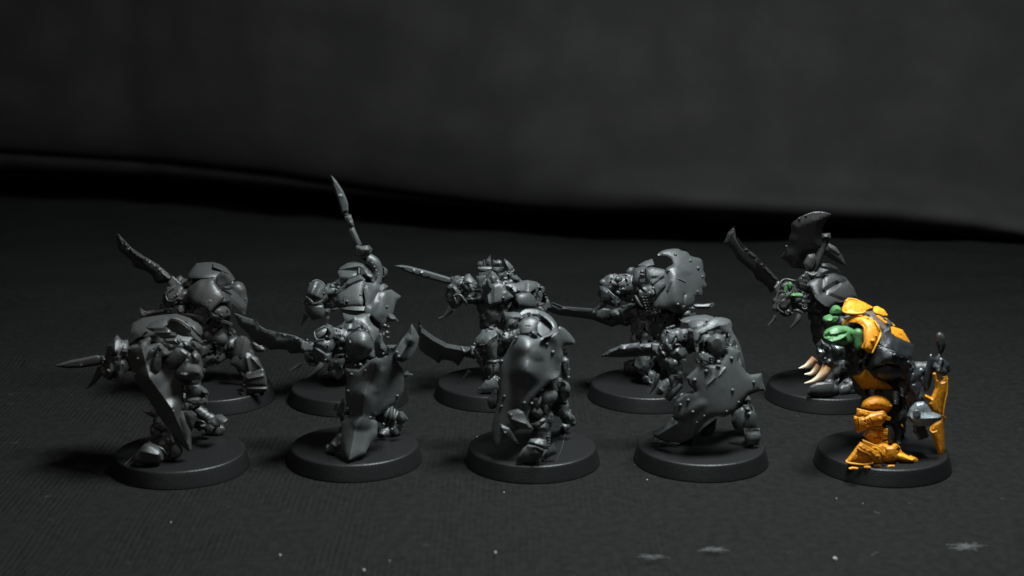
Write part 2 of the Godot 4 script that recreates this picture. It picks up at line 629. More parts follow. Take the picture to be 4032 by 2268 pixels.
# One continuous surface round a skeleton: bones [x, y, depth, radius px, x, y, depth, radius px], smooth union, meshed as surface nets
func bd(parent: Node, called: String, mat: String, bones: Array, cell := 0.75, blend := 1.4, rough := 0.12, floor_at := -1.0) -> MeshInstance3D:
	var panel := 0.0
	var panel_depth := 0.5
	if called == "body":
		panel = 3.6
		cell = 0.56
		panel_depth = 0.62
	elif called == "boot" or called == "near_arm":
		panel = 2.6
		panel_depth = 0.36
	elif called == "head" and mat != "green_skin":
		panel = 1.7
		panel_depth = 0.34
	var bs := []
	var lo := Vector3.ONE * 1e6
	var hi := -lo
	for b in bones:
		b = b.duplicate()
		if called == "body":
			b[2] -= 1.4
			b[3] *= 0.97
			b[6] -= 1.4
			b[7] *= 0.97
		var e: bool = b.size() > 4
		var a := P(b[0], b[1], b[2])
		var c := P(b[4], b[5], b[6]) if e else a + Vector3(0.01, 0, 0)
		var ra: float = b[3] * unit(b[2])
		var rc: float = b[7] * unit(b[6]) if e else ra
		bs.append([a, c, ra, rc])
		var g := Vector3.ONE * (maxf(ra, rc) + blend + cell * 2.0)
		lo = lo.min(a - g).min(c - g)
		hi = hi.max(a + g).max(c + g)
	var nx := int((hi.x - lo.x) / cell) + 2
	var ny := int((hi.y - lo.y) / cell) + 2
	var nz := int((hi.z - lo.z) / cell) + 2
	var f := PackedFloat32Array()
	f.resize(nx * ny * nz)
	f.fill(9.0)
	for b in bs:
		var a: Vector3 = b[0]
		var ab: Vector3 = b[1] - a
		var ra: float = b[2]
		var dr: float = b[3] - ra
		var inv := 1.0 / maxf(ab.length_squared(), 1e-6)
		var g := Vector3.ONE * (maxf(ra, ra + dr) + blend + cell)
		var p0 := ((a.min(b[1]) - g - lo) / cell).floor().max(Vector3.ZERO)
		var p1 := ((a.max(b[1]) + g - lo) / cell).ceil().min(Vector3(nx - 1, ny - 1, nz - 1))
		for z in range(int(p0.z), int(p1.z) + 1):
			for y in range(int(p0.y), int(p1.y) + 1):
				var at := (z * ny + y) * nx
				for x in range(int(p0.x), int(p1.x) + 1):
					var q := lo + Vector3(x, y, z) * cell - a
					var t := clampf(q.dot(ab) * inv, 0.0, 1.0)
					var v := (q - ab * t).length() - (ra + dr * t)
					var w := f[at + x]
					var h := maxf(blend - absf(v - w), 0.0) / blend
					f[at + x] = minf(v, w) - h * h * blend * 0.25
	# armour cast in overlapping panels: raised cells with grooves between them
	if panel > 0.0:
		var deep := panel_depth
		for z in nz:
			for y in ny:
				var at := (z * ny + y) * nx
				for x in nx:
					var v := f[at + x]
					if absf(v) < 1.3:
						var q := (lo + Vector3(x, y, z) * cell) / panel + fb
						var w := panels.get_noise_3dv(q)
						f[at + x] = v - deep * (smoothstep(-0.98, -0.72, w) - 0.5) - deep * 0.9 * plateaus.get_noise_3dv(q)
	var id := PackedInt32Array()
	id.resize(nx * ny * nz)
	id.fill(-1)
	var vs := PackedVector3Array()
	var sy := nx
	var sz := nx * ny
	var off := [0, 1, sy, sy + 1, sz, sz + 1, sz + sy, sz + sy + 1]
	var edges := [[0, 1], [2, 3], [4, 5], [6, 7], [0, 2], [1, 3], [4, 6], [5, 7], [0, 4], [1, 5], [2, 6], [3, 7]]
	for z in nz - 1:
		for y in ny - 1:
			var at := z * sz + y * sy
			for x in nx - 1:
				var i := at + x
				var c0 := f[i]
				if absf(c0) > cell * 2.0:
					continue
				var inside := 0
				for o in off:
					if f[i + o] < 0.0:
						inside += 1
				if inside == 0 or inside == 8:
					continue
				var sum := Vector3.ZERO
				var n := 0
				for e in edges:
					var u := f[i + off[e[0]]]
					var v := f[i + off[e[1]]]
					if (u < 0.0) != (v < 0.0):
						var t := u / (u - v)
						var pa := Vector3(e[0] & 1, (e[0] >> 1) & 1, e[0] >> 2)
						var pb := Vector3(e[1] & 1, (e[1] >> 1) & 1, e[1] >> 2)
						sum += pa.lerp(pb, t)
						n += 1
				var p := lo + (Vector3(x, y, z) + sum / n) * cell
				if rough > 0.0:
					p += Vector3(lumps.get_noise_3d(p.x * 5, p.y * 5, p.z * 5), lumps.get_noise_3d(p.y * 5, p.z * 5, p.x * 5), lumps.get_noise_3d(p.z * 5, p.x * 5, p.y * 5)) * rough * 2.0
				if floor_at > -1.0:
					p.y = maxf(p.y, floor_at)
				id[i] = vs.size()
				vs.append(p * MM)
	var st := SurfaceTool.new()
	st.begin(Mesh.PRIMITIVE_TRIANGLES)
	st.set_smooth_group(0)
	for z in range(1, nz - 1):
		for y in range(1, ny - 1):
			for x in range(1, nx - 1):
				var i := z * sz + y * sy + x
				if id[i] < 0:
					continue
				var neg := f[i] < 0.0
				for ax in 3:
					var j: int = i + [1, sy, sz][ax]
					if neg == (f[j] < 0.0):
						continue
					var u: int = [sy, sz, 1][ax]
					var v: int = [sz, 1, sy][ax]
					var q := [id[i], id[i - u], id[i - u - v], id[i - v]]
					if q.min() < 0:
						continue
					if neg:
						q = [q[0], q[3], q[2], q[1]]
					for w in [0, 1, 2, 0, 2, 3]:
						st.add_vertex(vs[q[w]])
	if panel > 0.0:
		return put(called, creased(st, 38.0), M[mat], parent)
	st.generate_normals()
	return put(called, st.commit(), M[mat], parent)

# a closed hand round a shaft: four finger rolls, a thumb and the back of the hand
func fist(parent: Node, mat: String, x: float, y: float, d: float, r: float, turn: float):
	var ax := Vector2(cos(turn), sin(turn))
	var up := Vector2(ax.y, -ax.x)
	var bones := []
	var c := Vector2(x, y)
	for k in 4:
		var w := (k - 1.5) * 0.52 * r
		var a := c + ax * w + up * r * 0.55
		var b := c + ax * w - up * r * 0.45
		bones.append([a.x, a.y, d + 0.4, r * 0.30, b.x, b.y, d + 0.9, r * 0.27])
	var t0 := c - ax * r * 1.05 + up * r * 0.5
	var t1 := c - ax * r * 0.2 - up * r * 0.75
	bones.append([t0.x, t0.y, d + 0.2, r * 0.3, t1.x, t1.y, d + 1.0, r * 0.24])
	bones.append([c.x - ax.x * r * 0.5, c.y - ax.y * r * 0.5, d - 0.8, r * 0.6, c.x + ax.x * r * 0.5, c.y + ax.y * r * 0.5, d - 0.8, r * 0.55])
	return bd(parent, "hand", mat, bones, 0.3, 0.35, 0.02)

# ------------------------------------------------------------------ the cloth under and behind the figures
func along(a: Array, x: float) -> float:
	if x <= a[0][0]:
		return a[0][1] + (a[1][1] - a[0][1]) / (a[1][0] - a[0][0]) * (x - a[0][0])
	for i in a.size() - 1:
		if x <= a[i + 1][0]:
			return lerpf(a[i][1], a[i + 1][1], (x - a[i][0]) / (a[i + 1][0] - a[i][0]))
	var n := a.size() - 1
	return a[n][1]

const PX := 4032.0 / 2576.0
const LOW := [[0, 452], [350, 468], [700, 497], [1000, 522], [1300, 546], [1500, 554], [1750, 562], [2100, 575], [2576, 600]]

func cloth_height(x: float, z: float) -> float:
	var calm := smoothstep(0.0, 60.0, maxf(absf(x) - 150.0, maxf(z - 24.0, -88.0 - z)))
	var h := (lumps.get_noise_2d(x * 0.10, z * 0.22 + 40.0) * 2.6 - 0.8) * calm
	# two shallow creases running across behind the back row
	for c in [[-96.0, -0.035, 1.3, 5.0, -400.0, -60.0], [-124.0, 0.02, 0.8, 7.0, 20.0, 400.0], [-168.0, 0.05, 1.6, 16.0, -400.0, 400.0], [-230.0, -0.03, 2.2, 22.0, -400.0, 400.0]]:
		var e: float = (z - (c[0] + c[1] * x + lumps.get_noise_1d(x * 0.12 + c[0]) * 7.0)) / c[3]
		h += c[2] * exp(-e * e) * smoothstep(c[4], c[4] + 60.0, x) * (1.0 - smoothstep(c[5] - 60.0, c[5], x))
	h = minf(h, 3.0)
	# the cloth sags where it runs under the one that hangs behind
	var px := 1288.0 + x * FOCAL / PX / (CAM.z - z)
	var zl := maxf(ground_at(Vector2(px, along(LOW, px)) * PX).z, -470.0)
	return h - 9.0 * smoothstep(zl + 60.0, zl - 14.0, z) * (1.0 - smoothstep(1500.0, 2300.0, px))

func sheet(called: String, rows: Array, mat: Material, tile: float) -> MeshInstance3D:
	var st := SurfaceTool.new()
	st.begin(Mesh.PRIMITIVE_TRIANGLES)
	st.set_smooth_group(0)
	var nr := rows.size()
	var nc: int = rows[0].size()
	var uv := []
	for r in nr:
		var u := []
		for c in nc:
			var p: Vector3 = rows[r][c]
			var v: float = 0.0 if r == 0 else uv[r - 1][c].y + (rows[r][c] - rows[r - 1][c]).length() / tile
			u.append(Vector2(p.x / tile, v))
		uv.append(u)
	for r in nr:
		for c in nc:
			st.set_uv(uv[r][c])
			st.add_vertex(rows[r][c] * MM)
	for r in nr - 1:
		for c in nc - 1:
			var i := r * nc + c
			for k in [i, i + nc, i + 1, i + 1, i + nc, i + nc + 1]:
				st.add_index(k)
	st.generate_normals()
	st.generate_tangents()
	var o := put(called, st.commit(), mat, self)
	o.set_meta("kind", "structure")
	return o

func cloth():
	var rows := []
	for r in 171:
		var z := -490.0 + r * 4.0
		var row := []
		for c in 231:
			var x := -460.0 + c * 4.0
			row.append(Vector3(x, cloth_height(x, z), z))
		rows.append(row)
	sheet("cloth", rows, M.cloth, 64.0)
	# the second cloth hangs behind; its rolled lower edge lifts off the first towards the left and rests on it towards the right
	var low := LOW
	var up := [[0, 380], [400, 405], [700, 438], [900, 470], [1100, 498], [1300, 523], [1500, 538], [1800, 552], [2100, 567], [2576, 592]]
	var crest := [[1400, 470], [1650, 468], [1900, 475], [2200, 490], [2400, 518], [2576, 556]]
	var prof := []
	rows = []
	for c in 181:
		var px := -500.0 + c * 20.0
		var g := ground_at(Vector2(px, along(low, px)) * PX)
		var zl := maxf(g.z, -470.0)
		var lip := zl
		var hl := 1.0
		var pr := ray(Vector2(px, along(up, px)) * PX)
		for k in 6:
			var q := CAM + pr * ((lip - CAM.z) / pr.z)
			hl = clampf(q.y, 0.6, 26.0)
			lip = zl + 1.25 * hl
		var xr := CAM.x + pr.x * ((lip - CAM.z) / pr.z)
		var cr := ray(Vector2(px, along(crest, px)) * PX)
		var ch := (CAM + cr * ((lip - 6.0 - CAM.z) / cr.z)).y
		var fold := smoothstep(1350.0, 1900.0, px)
		var line := []
		for s in 90:
			var h := 0.0
			var z := 0.0
			if s < 14:
				var t := s / 13.0
				h = lerpf(0.4, hl, t * t)
				z = lerpf(lip - lerpf(26.0 + hl, 1.5, smoothstep(1200.0, 2000.0, px)), lip, sin(t * PI / 2))
			else:
				var t := (s - 13) / 76.0
				h = hl + 430.0 * pow(t, 1.7)
				var b := h - hl
				var rr := lerpf(44.0, 14.0, smoothstep(600.0, 2000.0, px))
				z = lip + 14.0 * sqrt(1.0 - pow(1.0 - minf(b, rr) / rr, 2.0))
				z -= 0.10 * maxf(0.0, b - rr) + 0.0009 * pow(maxf(0.0, b - rr), 2.0)
				z += 3.5 * lumps.get_noise_2d(xr * 0.04, h * 0.12) * smoothstep(0.0, 60.0, b)
				# a fold of the cloth stands out along the right
				var e := h - ch
				z += fold * (15.0 * exp(-pow(e / 6.0, 2.0)) if e > 0.0 else 15.0 * exp(-pow(e / 13.0, 2.0)))
			line.append(Vector3(xr, h, z))
		prof.append(line)
	for s in 90:
		var row := []
		for c in 181:
			row.append(prof[c][89 - s])
		rows.append(row)
	sheet("backdrop", rows, M.backdrop, 210.0)

func fleck(px: float, py: float, size: float, mat: String, label: String, sd: int, strands := 0):
	var g := ground_at(Vector2(px, py) * PX)
	var rng := RandomNumberGenerator.new()
	rng.seed = sd
	var st := SurfaceTool.new()
	st.begin(Mesh.PRIMITIVE_TRIANGLES)
	st.set_smooth_group(0)
	if strands == 0:
		var s := SphereMesh.new()
		s.radius = size
		s.height = size * 1.4
		s.radial_segments = 9
		s.rings = 5
		var a := s.get_mesh_arrays()
		var vs: PackedVector3Array = a[Mesh.ARRAY_VERTEX]
		for i in a[Mesh.ARRAY_INDEX]:
			var v := vs[i]
			v *= 1.0 + 0.8 * lumps.get_noise_3d(v.x * 30 + sd, v.y * 30, v.z * 30)
			st.add_vertex((v + Vector3(0, size * 0.5, 0)) * MM)
	for k in strands:
		# one bent fibre of the clump
		var p := Vector3(rng.randf_range(-1, 1) * size * 0.6, 0.2 + rng.randf() * 0.2, rng.randf_range(-1, 1) * size * 0.35)
		var dir := rng.randf() * TAU
		var w := 0.022 + rng.randf() * 0.03
		for j in 6:
			var n := p + Vector3(cos(dir), rng.randf_range(-0.1, 0.1), sin(dir) * 0.5) * size * 0.16
			n.y = clampf(n.y, 0.12, 0.6)
			dir += rng.randf_range(-0.9, 0.9)
			var side := Vector3(-sin(dir), 0, cos(dir)) * w
			var top := Vector3(0, w * 1.6, 0)
			for q in [[p - side, p + top, n - side], [n - side, p + top, n + top], [p + top, p + side, n + top], [n + top, p + side, n + side]]:
				for v in q:
					st.add_vertex(v * MM)
			p = n
	st.generate_normals()
	var o := put(numbered("lint_fleck"), st.commit(), M[mat], self)
	o.position = (g + Vector3(0, 0.05, 0)) * MM
	o.set_meta("label", label)
	o.set_meta("category", "lint")
	o.set_meta("group", "lint on the black cloth")

# hair-fine fibres strewn over the cloth
func fibres():
	var rng := RandomNumberGenerator.new()
	rng.seed = 404
	var st := SurfaceTool.new()
	st.begin(Mesh.PRIMITIVE_TRIANGLES)
	for k in 80:
		var x := rng.randf_range(-140, 140)
		var z := rng.randf_range(-70, 72)
		var p := Vector3(x, 0, z)
		var dir := rng.randf() * TAU
		var w := rng.randf_range(0.012, 0.03)
		var l := rng.randf_range(0.12, 0.42)
		for j in 5:
			var n := p + Vector3(cos(dir), 0, sin(dir)) * l
			dir += rng.randf_range(-0.8, 0.8)
			p.y = cloth_height(p.x, p.z) + 0.06
			n.y = cloth_height(n.x, n.z) + 0.06
			var side := Vector3(-sin(dir), 0, cos(dir)) * w
			var top := Vector3(0, w * 2.0, 0)
			for q in [[p - side, p + top, n - side], [n - side, p + top, n + top], [p + top, p + side, n + top], [n + top, p + side, n + side]]:
				for v in q:
					st.add_vertex(v * MM)
			p = n
	st.generate_normals()
	var o := put("lint_fibres", st.commit(), M.grey_lint, self)
	o.set_meta("kind", "stuff")
	o.set_meta("label", "hair fine pale fibres strewn over the black cloth")
	o.set_meta("category", "lint")

func lint():
	fibres()
	fleck(2435, 1379, 3.2, "grey_lint", "wide grey smear of lint on cloth in front of the orange painted miniature", 1, 46)
	fleck(1797, 1386, 2.4, "grey_lint", "small grey wisp of lint beside a thinner dull one on the cloth", 2, 26)
	fleck(1645, 1405, 2.6, "grey_lint", "thin dull smear of lint beside a brighter grey wisp on the cloth", 3, 14)
	fleck(2100, 1408, 0.42, "lint", "small white crumb alone on cloth in front of the orange painted miniature", 4)
	var dots := [[1246, 1392, 0.27], [705, 1398, 0.22], [916, 1436, 0.24], [1628, 1208, 0.16], [1268, 1240, 0.16], [2104, 1255, 0.15], [430, 1315, 0.17], [1200, 1100, 0.15], [2170, 1268, 0.12], [980, 1412, 0.14]]
	var where := ["on the open cloth in front of the dome shielded miniature", "on the open cloth between the claw and spine shielded miniatures", "farthest out on the cloth before the spine shielded miniature", "beside the base of the miniature under the shoulder hood",
		"close to the base of the dome shielded miniature", "beside the base of the orange painted miniature", "in front of the claw shielded miniature", "between the spine and dome shielded miniatures", "just in front of the orange painted miniature's base", "near a larger speck before the spine shielded miniature"]
	for k in dots.size():
		fleck(dots[k][0], dots[k][1], dots[k][2], "lint", "tiny pale dust speck " + where[k], 10 + k)

# ------------------------------------------------------------------ the miniatures
# px, py: where the lowest point of the base's foot shows in the 2576-pixel view of the photograph
func start(px: float, py: float, label: String, group := "") -> Node3D:
	var g := ground_at(Vector2(px, py) * PX)
	fb = Vector3(g.x * (CAM.z - g.z + 16.0) / (CAM.z - g.z), 0, g.z - 16.0)
	fb.x = ground_at(Vector2(px, py) * PX).x
	fig = Node3D.new()
	fig.name = numbered("orc_miniature")
	add_child(fig)
	fig.position = fb * MM
	fig.set_meta("label", label)
	fig.set_meta("category", "miniature")
	if group:
		fig.set_meta("group", group)
	base_disc()
	return fig

var disc: ArrayMesh
func base_disc():
	if disc == null:
		var prof := [[0.0, 3.96], [5.0, 4.0], [9.0, 3.98], [13.0, 4.0], [14.35, 4.0], [14.62, 3.97], [14.82, 3.88], [14.95, 3.74], [15.02, 3.55], [15.35, 2.4], [15.7, 1.1], [15.92, 0.3], [15.95, 0.12], [15.85, 0.02], [15.0, 0.0], [0.0, 0.0]]
		var st := SurfaceTool.new()
		st.begin(Mesh.PRIMITIVE_TRIANGLES)
		st.set_smooth_group(0)
		var n := 96
		for i in prof.size() - 1:
			for j in n:
				var v := []
				for q in [[i, j], [i + 1, j], [i, j + 1], [i + 1, j + 1]]:
					var a: float = TAU * q[1] / n
					v.append(Vector3(cos(a) * prof[q[0]][0], prof[q[0]][1], sin(a) * prof[q[0]][0]) * MM)
				for k in [0, 2, 1, 1, 2, 3]:
					st.add_vertex(v[k])
		st.generate_normals()
		disc = st.commit()
	put("base", disc, M.base_plastic, fig)

# a boot on the base: toe and heel [x, sole y, radius px], ankle [x, y, radius px]
func boot(mat: String, toe: Array, heel: Array, ankle: Array, called := "boot") -> MeshInstance3D:
	var dt := gd(toe[0], toe[1])
	var dh := gd(heel[0], heel[1])
	return bd(fig, called, mat, [
		[toe[0], toe[1] - toe[2] * 0.7, dt, toe[2], heel[0], heel[1] - heel[2] * 0.8, dh, heel[2]],
		[heel[0], heel[1] - heel[2], dh, heel[2], ankle[0], ankle[1], dh, ankle[2]]], 0.4, 0.5, 0.04, 4.0)

func tusk(head: Node, mat: String, pts: Array, tint := []):
	return tb(head, "tusk", mat, pts, 12, tint)

# small cast knobs: [x, y, depth, radius px]
func studs(parent: Node, mat: String, list: Array, called := "stud"):
	for p in list:
		bd(parent, called, mat, [[p[0], p[1], p[2], p[3], p[0] + p[3] * 0.5, p[1] + p[3] * 0.2, p[2], p[3] * 0.8]], 0.3, 0.3, 0.02)

const ROWS := "orc miniatures in two rows"

func figures():
	figure_back_blade_over_shoulder()
	figure_back_raised_blade()
	figure_back_spiked_crown()
	figure_back_riveted_cape()
	figure_back_axe()
	figure_front_sculpted_shield()
	figure_front_ridged_shield()
	figure_front_domed_shield()
	figure_front_hammered_shield()
	figure_front_orange()

# ---- front row, dark shield with sculpted claws
func figure_front_sculpted_shield():
	start(420, 1234, "black primed orc miniature with smooth pointed blade held straight ahead and claw covered shield", ROWS)
	frame(200, 1180, 1.8575)
	var m := "black_primer"
	var k := "black_primer"
	var g := "black_primer"
	bd(fig, "body", k, [
		[880, 300, -4, 140, 960, 560, -2, 140], [960, 560, -2, 135, 980, 720, -2, 115],
		[950, 740, 2, 90, 840, 940, 4, 78], [840, 930, 4, 75, 810, 1080, 6, 64],
		[1010, 730, -6, 90, 1090, 850, -6, 64], [1090, 850, -6, 60, 1150, 930, -7, 54],
		[730, 330, -6, 85, 580, 440, -7, 62], [580, 440, -7, 58, 430, 455, -7, 46],
		[760, 330, -1, 90, 590, 400, 1, 66]], 0.8, 1.4, 0.15)
	# head and neck
	var h := bd(fig, "head", k, [
		[500, 370, 2, 74, 470, 440, 2, 72], [470, 450, 2, 70, 440, 530, 2, 58], [520, 400, 1, 74, 600, 400, 1, 66],
		[420, 470, 3, 36, 400, 520, 3, 38], [480, 500, 4.0, 36]], 0.38, 0.5, 0.08)
	pl(h, "helmet", m, [[425, 335, 4], [455, 290, 3.4], [482, 262, 2.6], [515, 300, 3.4], [520, 350, 4.6], [500, 400, 5.6], [440, 395, 5.4]], 0.6, 0.5, {"creases": [[470, 290, 470, 395, 0.5, 34]]})
	pl(h, "helmet_crest", m, [[520, 300, 2.6], [560, 296, 1.6], [580, 350, 2.6], [560, 375, 4], [525, 350, 4]], 0.4, 0.5)
	pl(h, "cheek_guard", m, [[505, 372], [560, 355], [575, 398], [520, 408]], 0.3, 0.5, {"d": 5.0})
	pl(h, "jaw_guard", m, [[470, 450, 5], [545, 432, 4.4], [572, 500, 4.4], [545, 540, 4.8], [480, 545, 5.4]], 0.5, 0.5, {"creases": [[520, 440, 500, 540, 0.4, 24]], "rivets": [[530, 470, 0.3]]})
	pl(h, "jaw_guard", m, [[385, 480, 4], [450, 452, 5], [462, 520, 5.2], [420, 596, 4.6], [392, 555, 4.2]], 0.5, 0.5, {"creases": [[440, 460, 415, 590, 0.5, 24]]})
	studs(h, m, [[388, 438, 4.4, 16], [420, 520, 5.4, 18], [455, 585, 5, 14]])
	tusk(h, m, [[505, 522, 5.6, 28], [508, 580, 6, 25], [478, 648, 6, 16], [434, 692, 6, 4]])
	tusk(h, k, [[375, 500, 1, 34], [330, 575, 0.5, 22], [295, 620, 0, 12], [258, 654, 0, 3]])
	# blade in the far hand
	pl(fig, "blade", g, [[20, 487], [80, 462], [140, 444], [240, 425], [335, 405], [400, 420], [400, 470], [320, 484], [225, 498], [120, 502]], 0.7, 0.5, {"d": -6, "form": "lens", "dent": 0.0, "steep": 2.2, "bumps": [[218, 480, 14, 0.5]]})
	fist(fig, k, 425, 455, -6, 52, 0.1)
	# back and shoulder plates
	frame(480, 1220, 4.2614)
	pl(fig, "back_plate", m, [[150, 330, -2], [180, 230, -3], [330, 150, -4], [560, 110, -4], [740, 90, -4.5], [900, 80, -4.5], [1130, 150, -5], [1330, 300, -5], [1345, 400, -3], [1250, 520, 1], [1000, 620, 4], [700, 600, 5], [480, 520, 4], [300, 420, 2], [160, 420, 0]], 1.0, 0.8, {"form": "soft", "dent": 0.15})
	pl(fig, "shoulder_plate", g, [[405, 310, 5.4], [440, 255, 4.8], [510, 205, 4.2], [610, 165, 3.8], [720, 140, 3.4], [800, 150, 3.4], [760, 215, 4.8], [775, 290, 6], [830, 380, 7], [540, 378, 7], [500, 362, 6.6]], 0.4, 0.5, {"creases": [[430, 305, 770, 300, 0.5, 40]], "dent": 0.06})
	pl(fig, "shoulder_plate", m, [[545, 392], [890, 385], [925, 440], [890, 475], [660, 482], [610, 440]], 0.5, 0.5, {"d": 6.6, "form": "flat", "dent": 0.04})
	pl(fig, "shoulder_plate", m, [[680, 492], [900, 478], [990, 560], [940, 600], [740, 555]], 0.5, 0.5, {"d": 7.2, "form": "flat", "dent": 0.04})
	pl(fig, "shoulder_plate", m, [[700, 570], [940, 602], [925, 640], [820, 655], [700, 630]], 0.4, 0.5, {"d": 7.8, "form": "flat", "dent": 0.04})
	pl(fig, "dished_plate", g, [[757, 215], [800, 155], [870, 140], [960, 165], [1060, 225], [1150, 320], [1162, 400], [1140, 460], [1020, 445], [905, 405], [805, 345], [772, 285]], -1.0, 0.6, {"d": 6.6, "form": "soft", "round": 1, "dent": 0.1})
	tb(fig, "plate_rim", g, [[768, 215, 6.8, 12], [802, 160, 6.5, 13], [880, 146, 6.3, 15], [1000, 190, 6.2, 17], [1100, 265, 6.2, 19], [1165, 335, 6.2, 15]], 8)
	pl(fig, "shoulder_spike", g, [[1150, 320, 6], [1215, 385, 5], [1355, 548, 4], [1268, 572, 5], [1185, 480, 6], [1158, 400, 6.5]], 0.5, 0.5, {"dent": 0.04})
	pl(fig, "shoulder_spike", g, [[1140, 512, 6.5], [1185, 490, 6], [1370, 640, 4], [1275, 702, 5], [1165, 600, 6.5]], 0.5, 0.5, {"dent": 0.04})
	pl(fig, "side_plate", m, [[940, 470, 7.5], [1000, 520, 7.5], [1130, 545, 7], [1165, 620, 6.5], [1140, 690, 6.5], [1050, 620, 7.5]], 0.4, 0.5)
	pl(fig, "collar_plate", g, [[730, 95, -1], [870, 75, -2], [1000, 110, -2], [1130, 150, -3], [1110, 210, 0], [1050, 190, 1], [930, 145, 2], [820, 140, 2]], 0.5, 0.5)
	pl(fig, "collar_plate", g, [[1140, 190, -1], [1250, 210, -2], [1330, 290, -3], [1345, 380, -2], [1315, 430, 0], [1200, 320, 1]], 0.8, 0.5, {"form": "soft", "round": 1})
	tb(fig, "bolt", g, [[1345, 528, 2, 15], [1420, 520, 2, 15]], 8)
	tb(fig, "neck_cord", m, [[160, 605, 4, 10], [240, 592, 5, 12], [300, 535, 5.5, 11], [335, 500, 5, 9]], 8)
	pl(fig, "neck_plate", m, [[160, 430, 1], [200, 340, 0], [400, 330, 3], [430, 400, 4.5], [300, 460, 4], [190, 480, 3]], 0.6, 0.6)
	# shield: a long plate folded along its middle
	var s := pl(fig, "shield", m, [[100, 640, 8.6], [170, 605, 8.5], [270, 590, 8.3], [310, 530, 8.2], [440, 462, 8.0], [478, 500, 7.9], [460, 600, 8.0], [620, 560, 7.7], [800, 650, 7.4], [1000, 645, 7.1], [1130, 740, 6.9], [1310, 780, 6.6], [1350, 1000, 6.6], [1330, 1160, 6.7], [1130, 1200, 7.1], [1040, 1290, 7.1], [1020, 1500, 7.3], [1070, 1647, 7.3], [1014, 1692, 7.5], [1165, 1703, 7.0], [1249, 1770, 6.9], [1215, 1837, 6.9], [1187, 2005, 7.1], [1150, 2150, 7.4], [1159, 2351, 7.6], [1115, 2374, 8.1], [1003, 2284, 8.8], [835, 2072, 9.1], [724, 1938, 9.2], [601, 1759, 9.1], [489, 1558, 9.0], [276, 1278, 8.9], [200, 1100, 8.8], [120, 900, 8.7], [95, 740, 8.7]], 0.5, 0.8, {
		"form": "flat", "dent": 0.1, "creases": [[330, 640, 470, 1150, 1.2, 230], [470, 1150, 830, 1640, 1.3, 230], [830, 1640, 1110, 2260, 1.0, 160]],
		"rivets": [[265, 815, 0.32], [210, 1075, 0.32], [695, 1781, 0.32], [799, 1854, 0.36], [863, 1697, 0.3]]})
	pl(s, "shield_flap", m, [[1030, 1715], [1165, 1703], [1249, 1770], [1190, 2005], [1165, 2060], [1085, 1900]], 0.3, 0.5, {"d": 9.6, "dent": 0.04})
	pl(s, "shield_claw", m, [[400, 900], [395, 800], [440, 690], [545, 630], [545, 680], [520, 760], [470, 850], [430, 905]], 0.7, 0.9, {"d": 9.3, "form": "dome", "round": 1, "dent": 0.05})
	pl(s, "shield_claw", m, [[480, 1060], [450, 980], [480, 850], [560, 740], [580, 640], [600, 600], [640, 590], [700, 640], [720, 700], [805, 725], [800, 750], [740, 812], [692, 800], [690, 880], [650, 1000], [615, 1070], [545, 1105]], 1.1, 1.1, {"d": 9.4, "form": "dome", "round": 1, "dent": 0.08, "bumps": [[520, 1010, 40, 0.5], [640, 640, 36, 0.5]], "creases": [[590, 720, 530, 920, 0.4, 40]]})
	pl(s, "shield_plate", m, [[690, 860], [800, 735], [900, 650], [1010, 655], [1125, 740], [1080, 800], [1000, 900], [900, 980], [780, 1005], [750, 930]], 0.5, 0.9, {"d": 8.6, "form": "flat", "dent": 0.06})
	pl(s, "shield_claw", m, [[870, 1080], [900, 1010], [1000, 900], [1120, 760], [1135, 830], [1100, 900], [1150, 920], [1240, 930], [1330, 1000], [1352, 1120], [1290, 1150], [1130, 1180], [1000, 1200], [910, 1160]], 1.2, 1.1, {"d": 8.2, "form": "dome", "round": 1, "dent": 0.08, "bumps": [[1040, 1110, 60, 0.7], [1280, 1050, 50, 0.4]]})
	pl(s, "shield_plate", m, [[1140, 760], [1200, 700], [1300, 760], [1305, 860], [1250, 925], [1190, 880]], 0.5, 0.8, {"d": 6.8})
	# belt and legs
	frame(440, 1520, 3.8132)
	pl(fig, "belt_plate", m, [[1110, 20, 6.5], [1180, -40, 6.5], [1300, -20, 6], [1420, 60, 4.5], [1430, 150, 5], [1250, 170, 6.5], [1110, 180, 6.5]], 0.7, 0.6, {"form": "soft", "dent": 0.08})
	pl(fig, "belt_plate", m, [[1075, 195, 6.5], [1250, 178, 7], [1420, 160, 5.4], [1442, 262, 5.2], [1330, 302, 6.4], [1230, 290, 7], [1130, 245, 7]], 0.8, 0.6, {"form": "soft", "dent": 0.05})
	pl(fig, "belt_hook", m, [[1325, 60], [1380, 52], [1445, 95], [1452, 142], [1385, 132], [1335, 98]], 0.9, 0.6, {"d": 6.2, "form": "dome", "round": 1})
	pl(fig, "belt_claw", g, [[1072, 100], [1100, 30], [1142, -5], [1168, 60], [1130, 128]], 0.9, 0.6, {"d": 7.6, "form": "dome", "round": 1})
	tb(fig, "leg_wrap", g, [[1235, 330, -4, 86], [1330, 395, -4, 86]], 14)
	tb(fig, "leg_wrap", g, [[1335, 400, -4, 93], [1400, 440, -4, 91]], 14)
	tb(fig, "leg_wrap", g, [[1400, 445, -4, 80], [1440, 470, -4, 82]], 14)
	tb(fig, "leg_wrap", g, [[1445, 474, -4, 92], [1500, 510, -4, 94]], 14)
	pl(fig, "boot_cuff", g, [[1440, 540, -2], [1500, 480, -2.5], [1570, 438, -3.5], [1640, 432, -4], [1738, 508, -3], [1660, 565, -1.6], [1575, 634, -1], [1490, 588, -1]], 0.6, 0.6, {"creases": [[1560, 450, 1625, 520, 0.5, 50], [1625, 520, 1575, 630, 0.6, 50]], "dent": 0.04})
	boot(k, [1380, 735, 50], [1610, 730, 74], [1570, 620, 92])
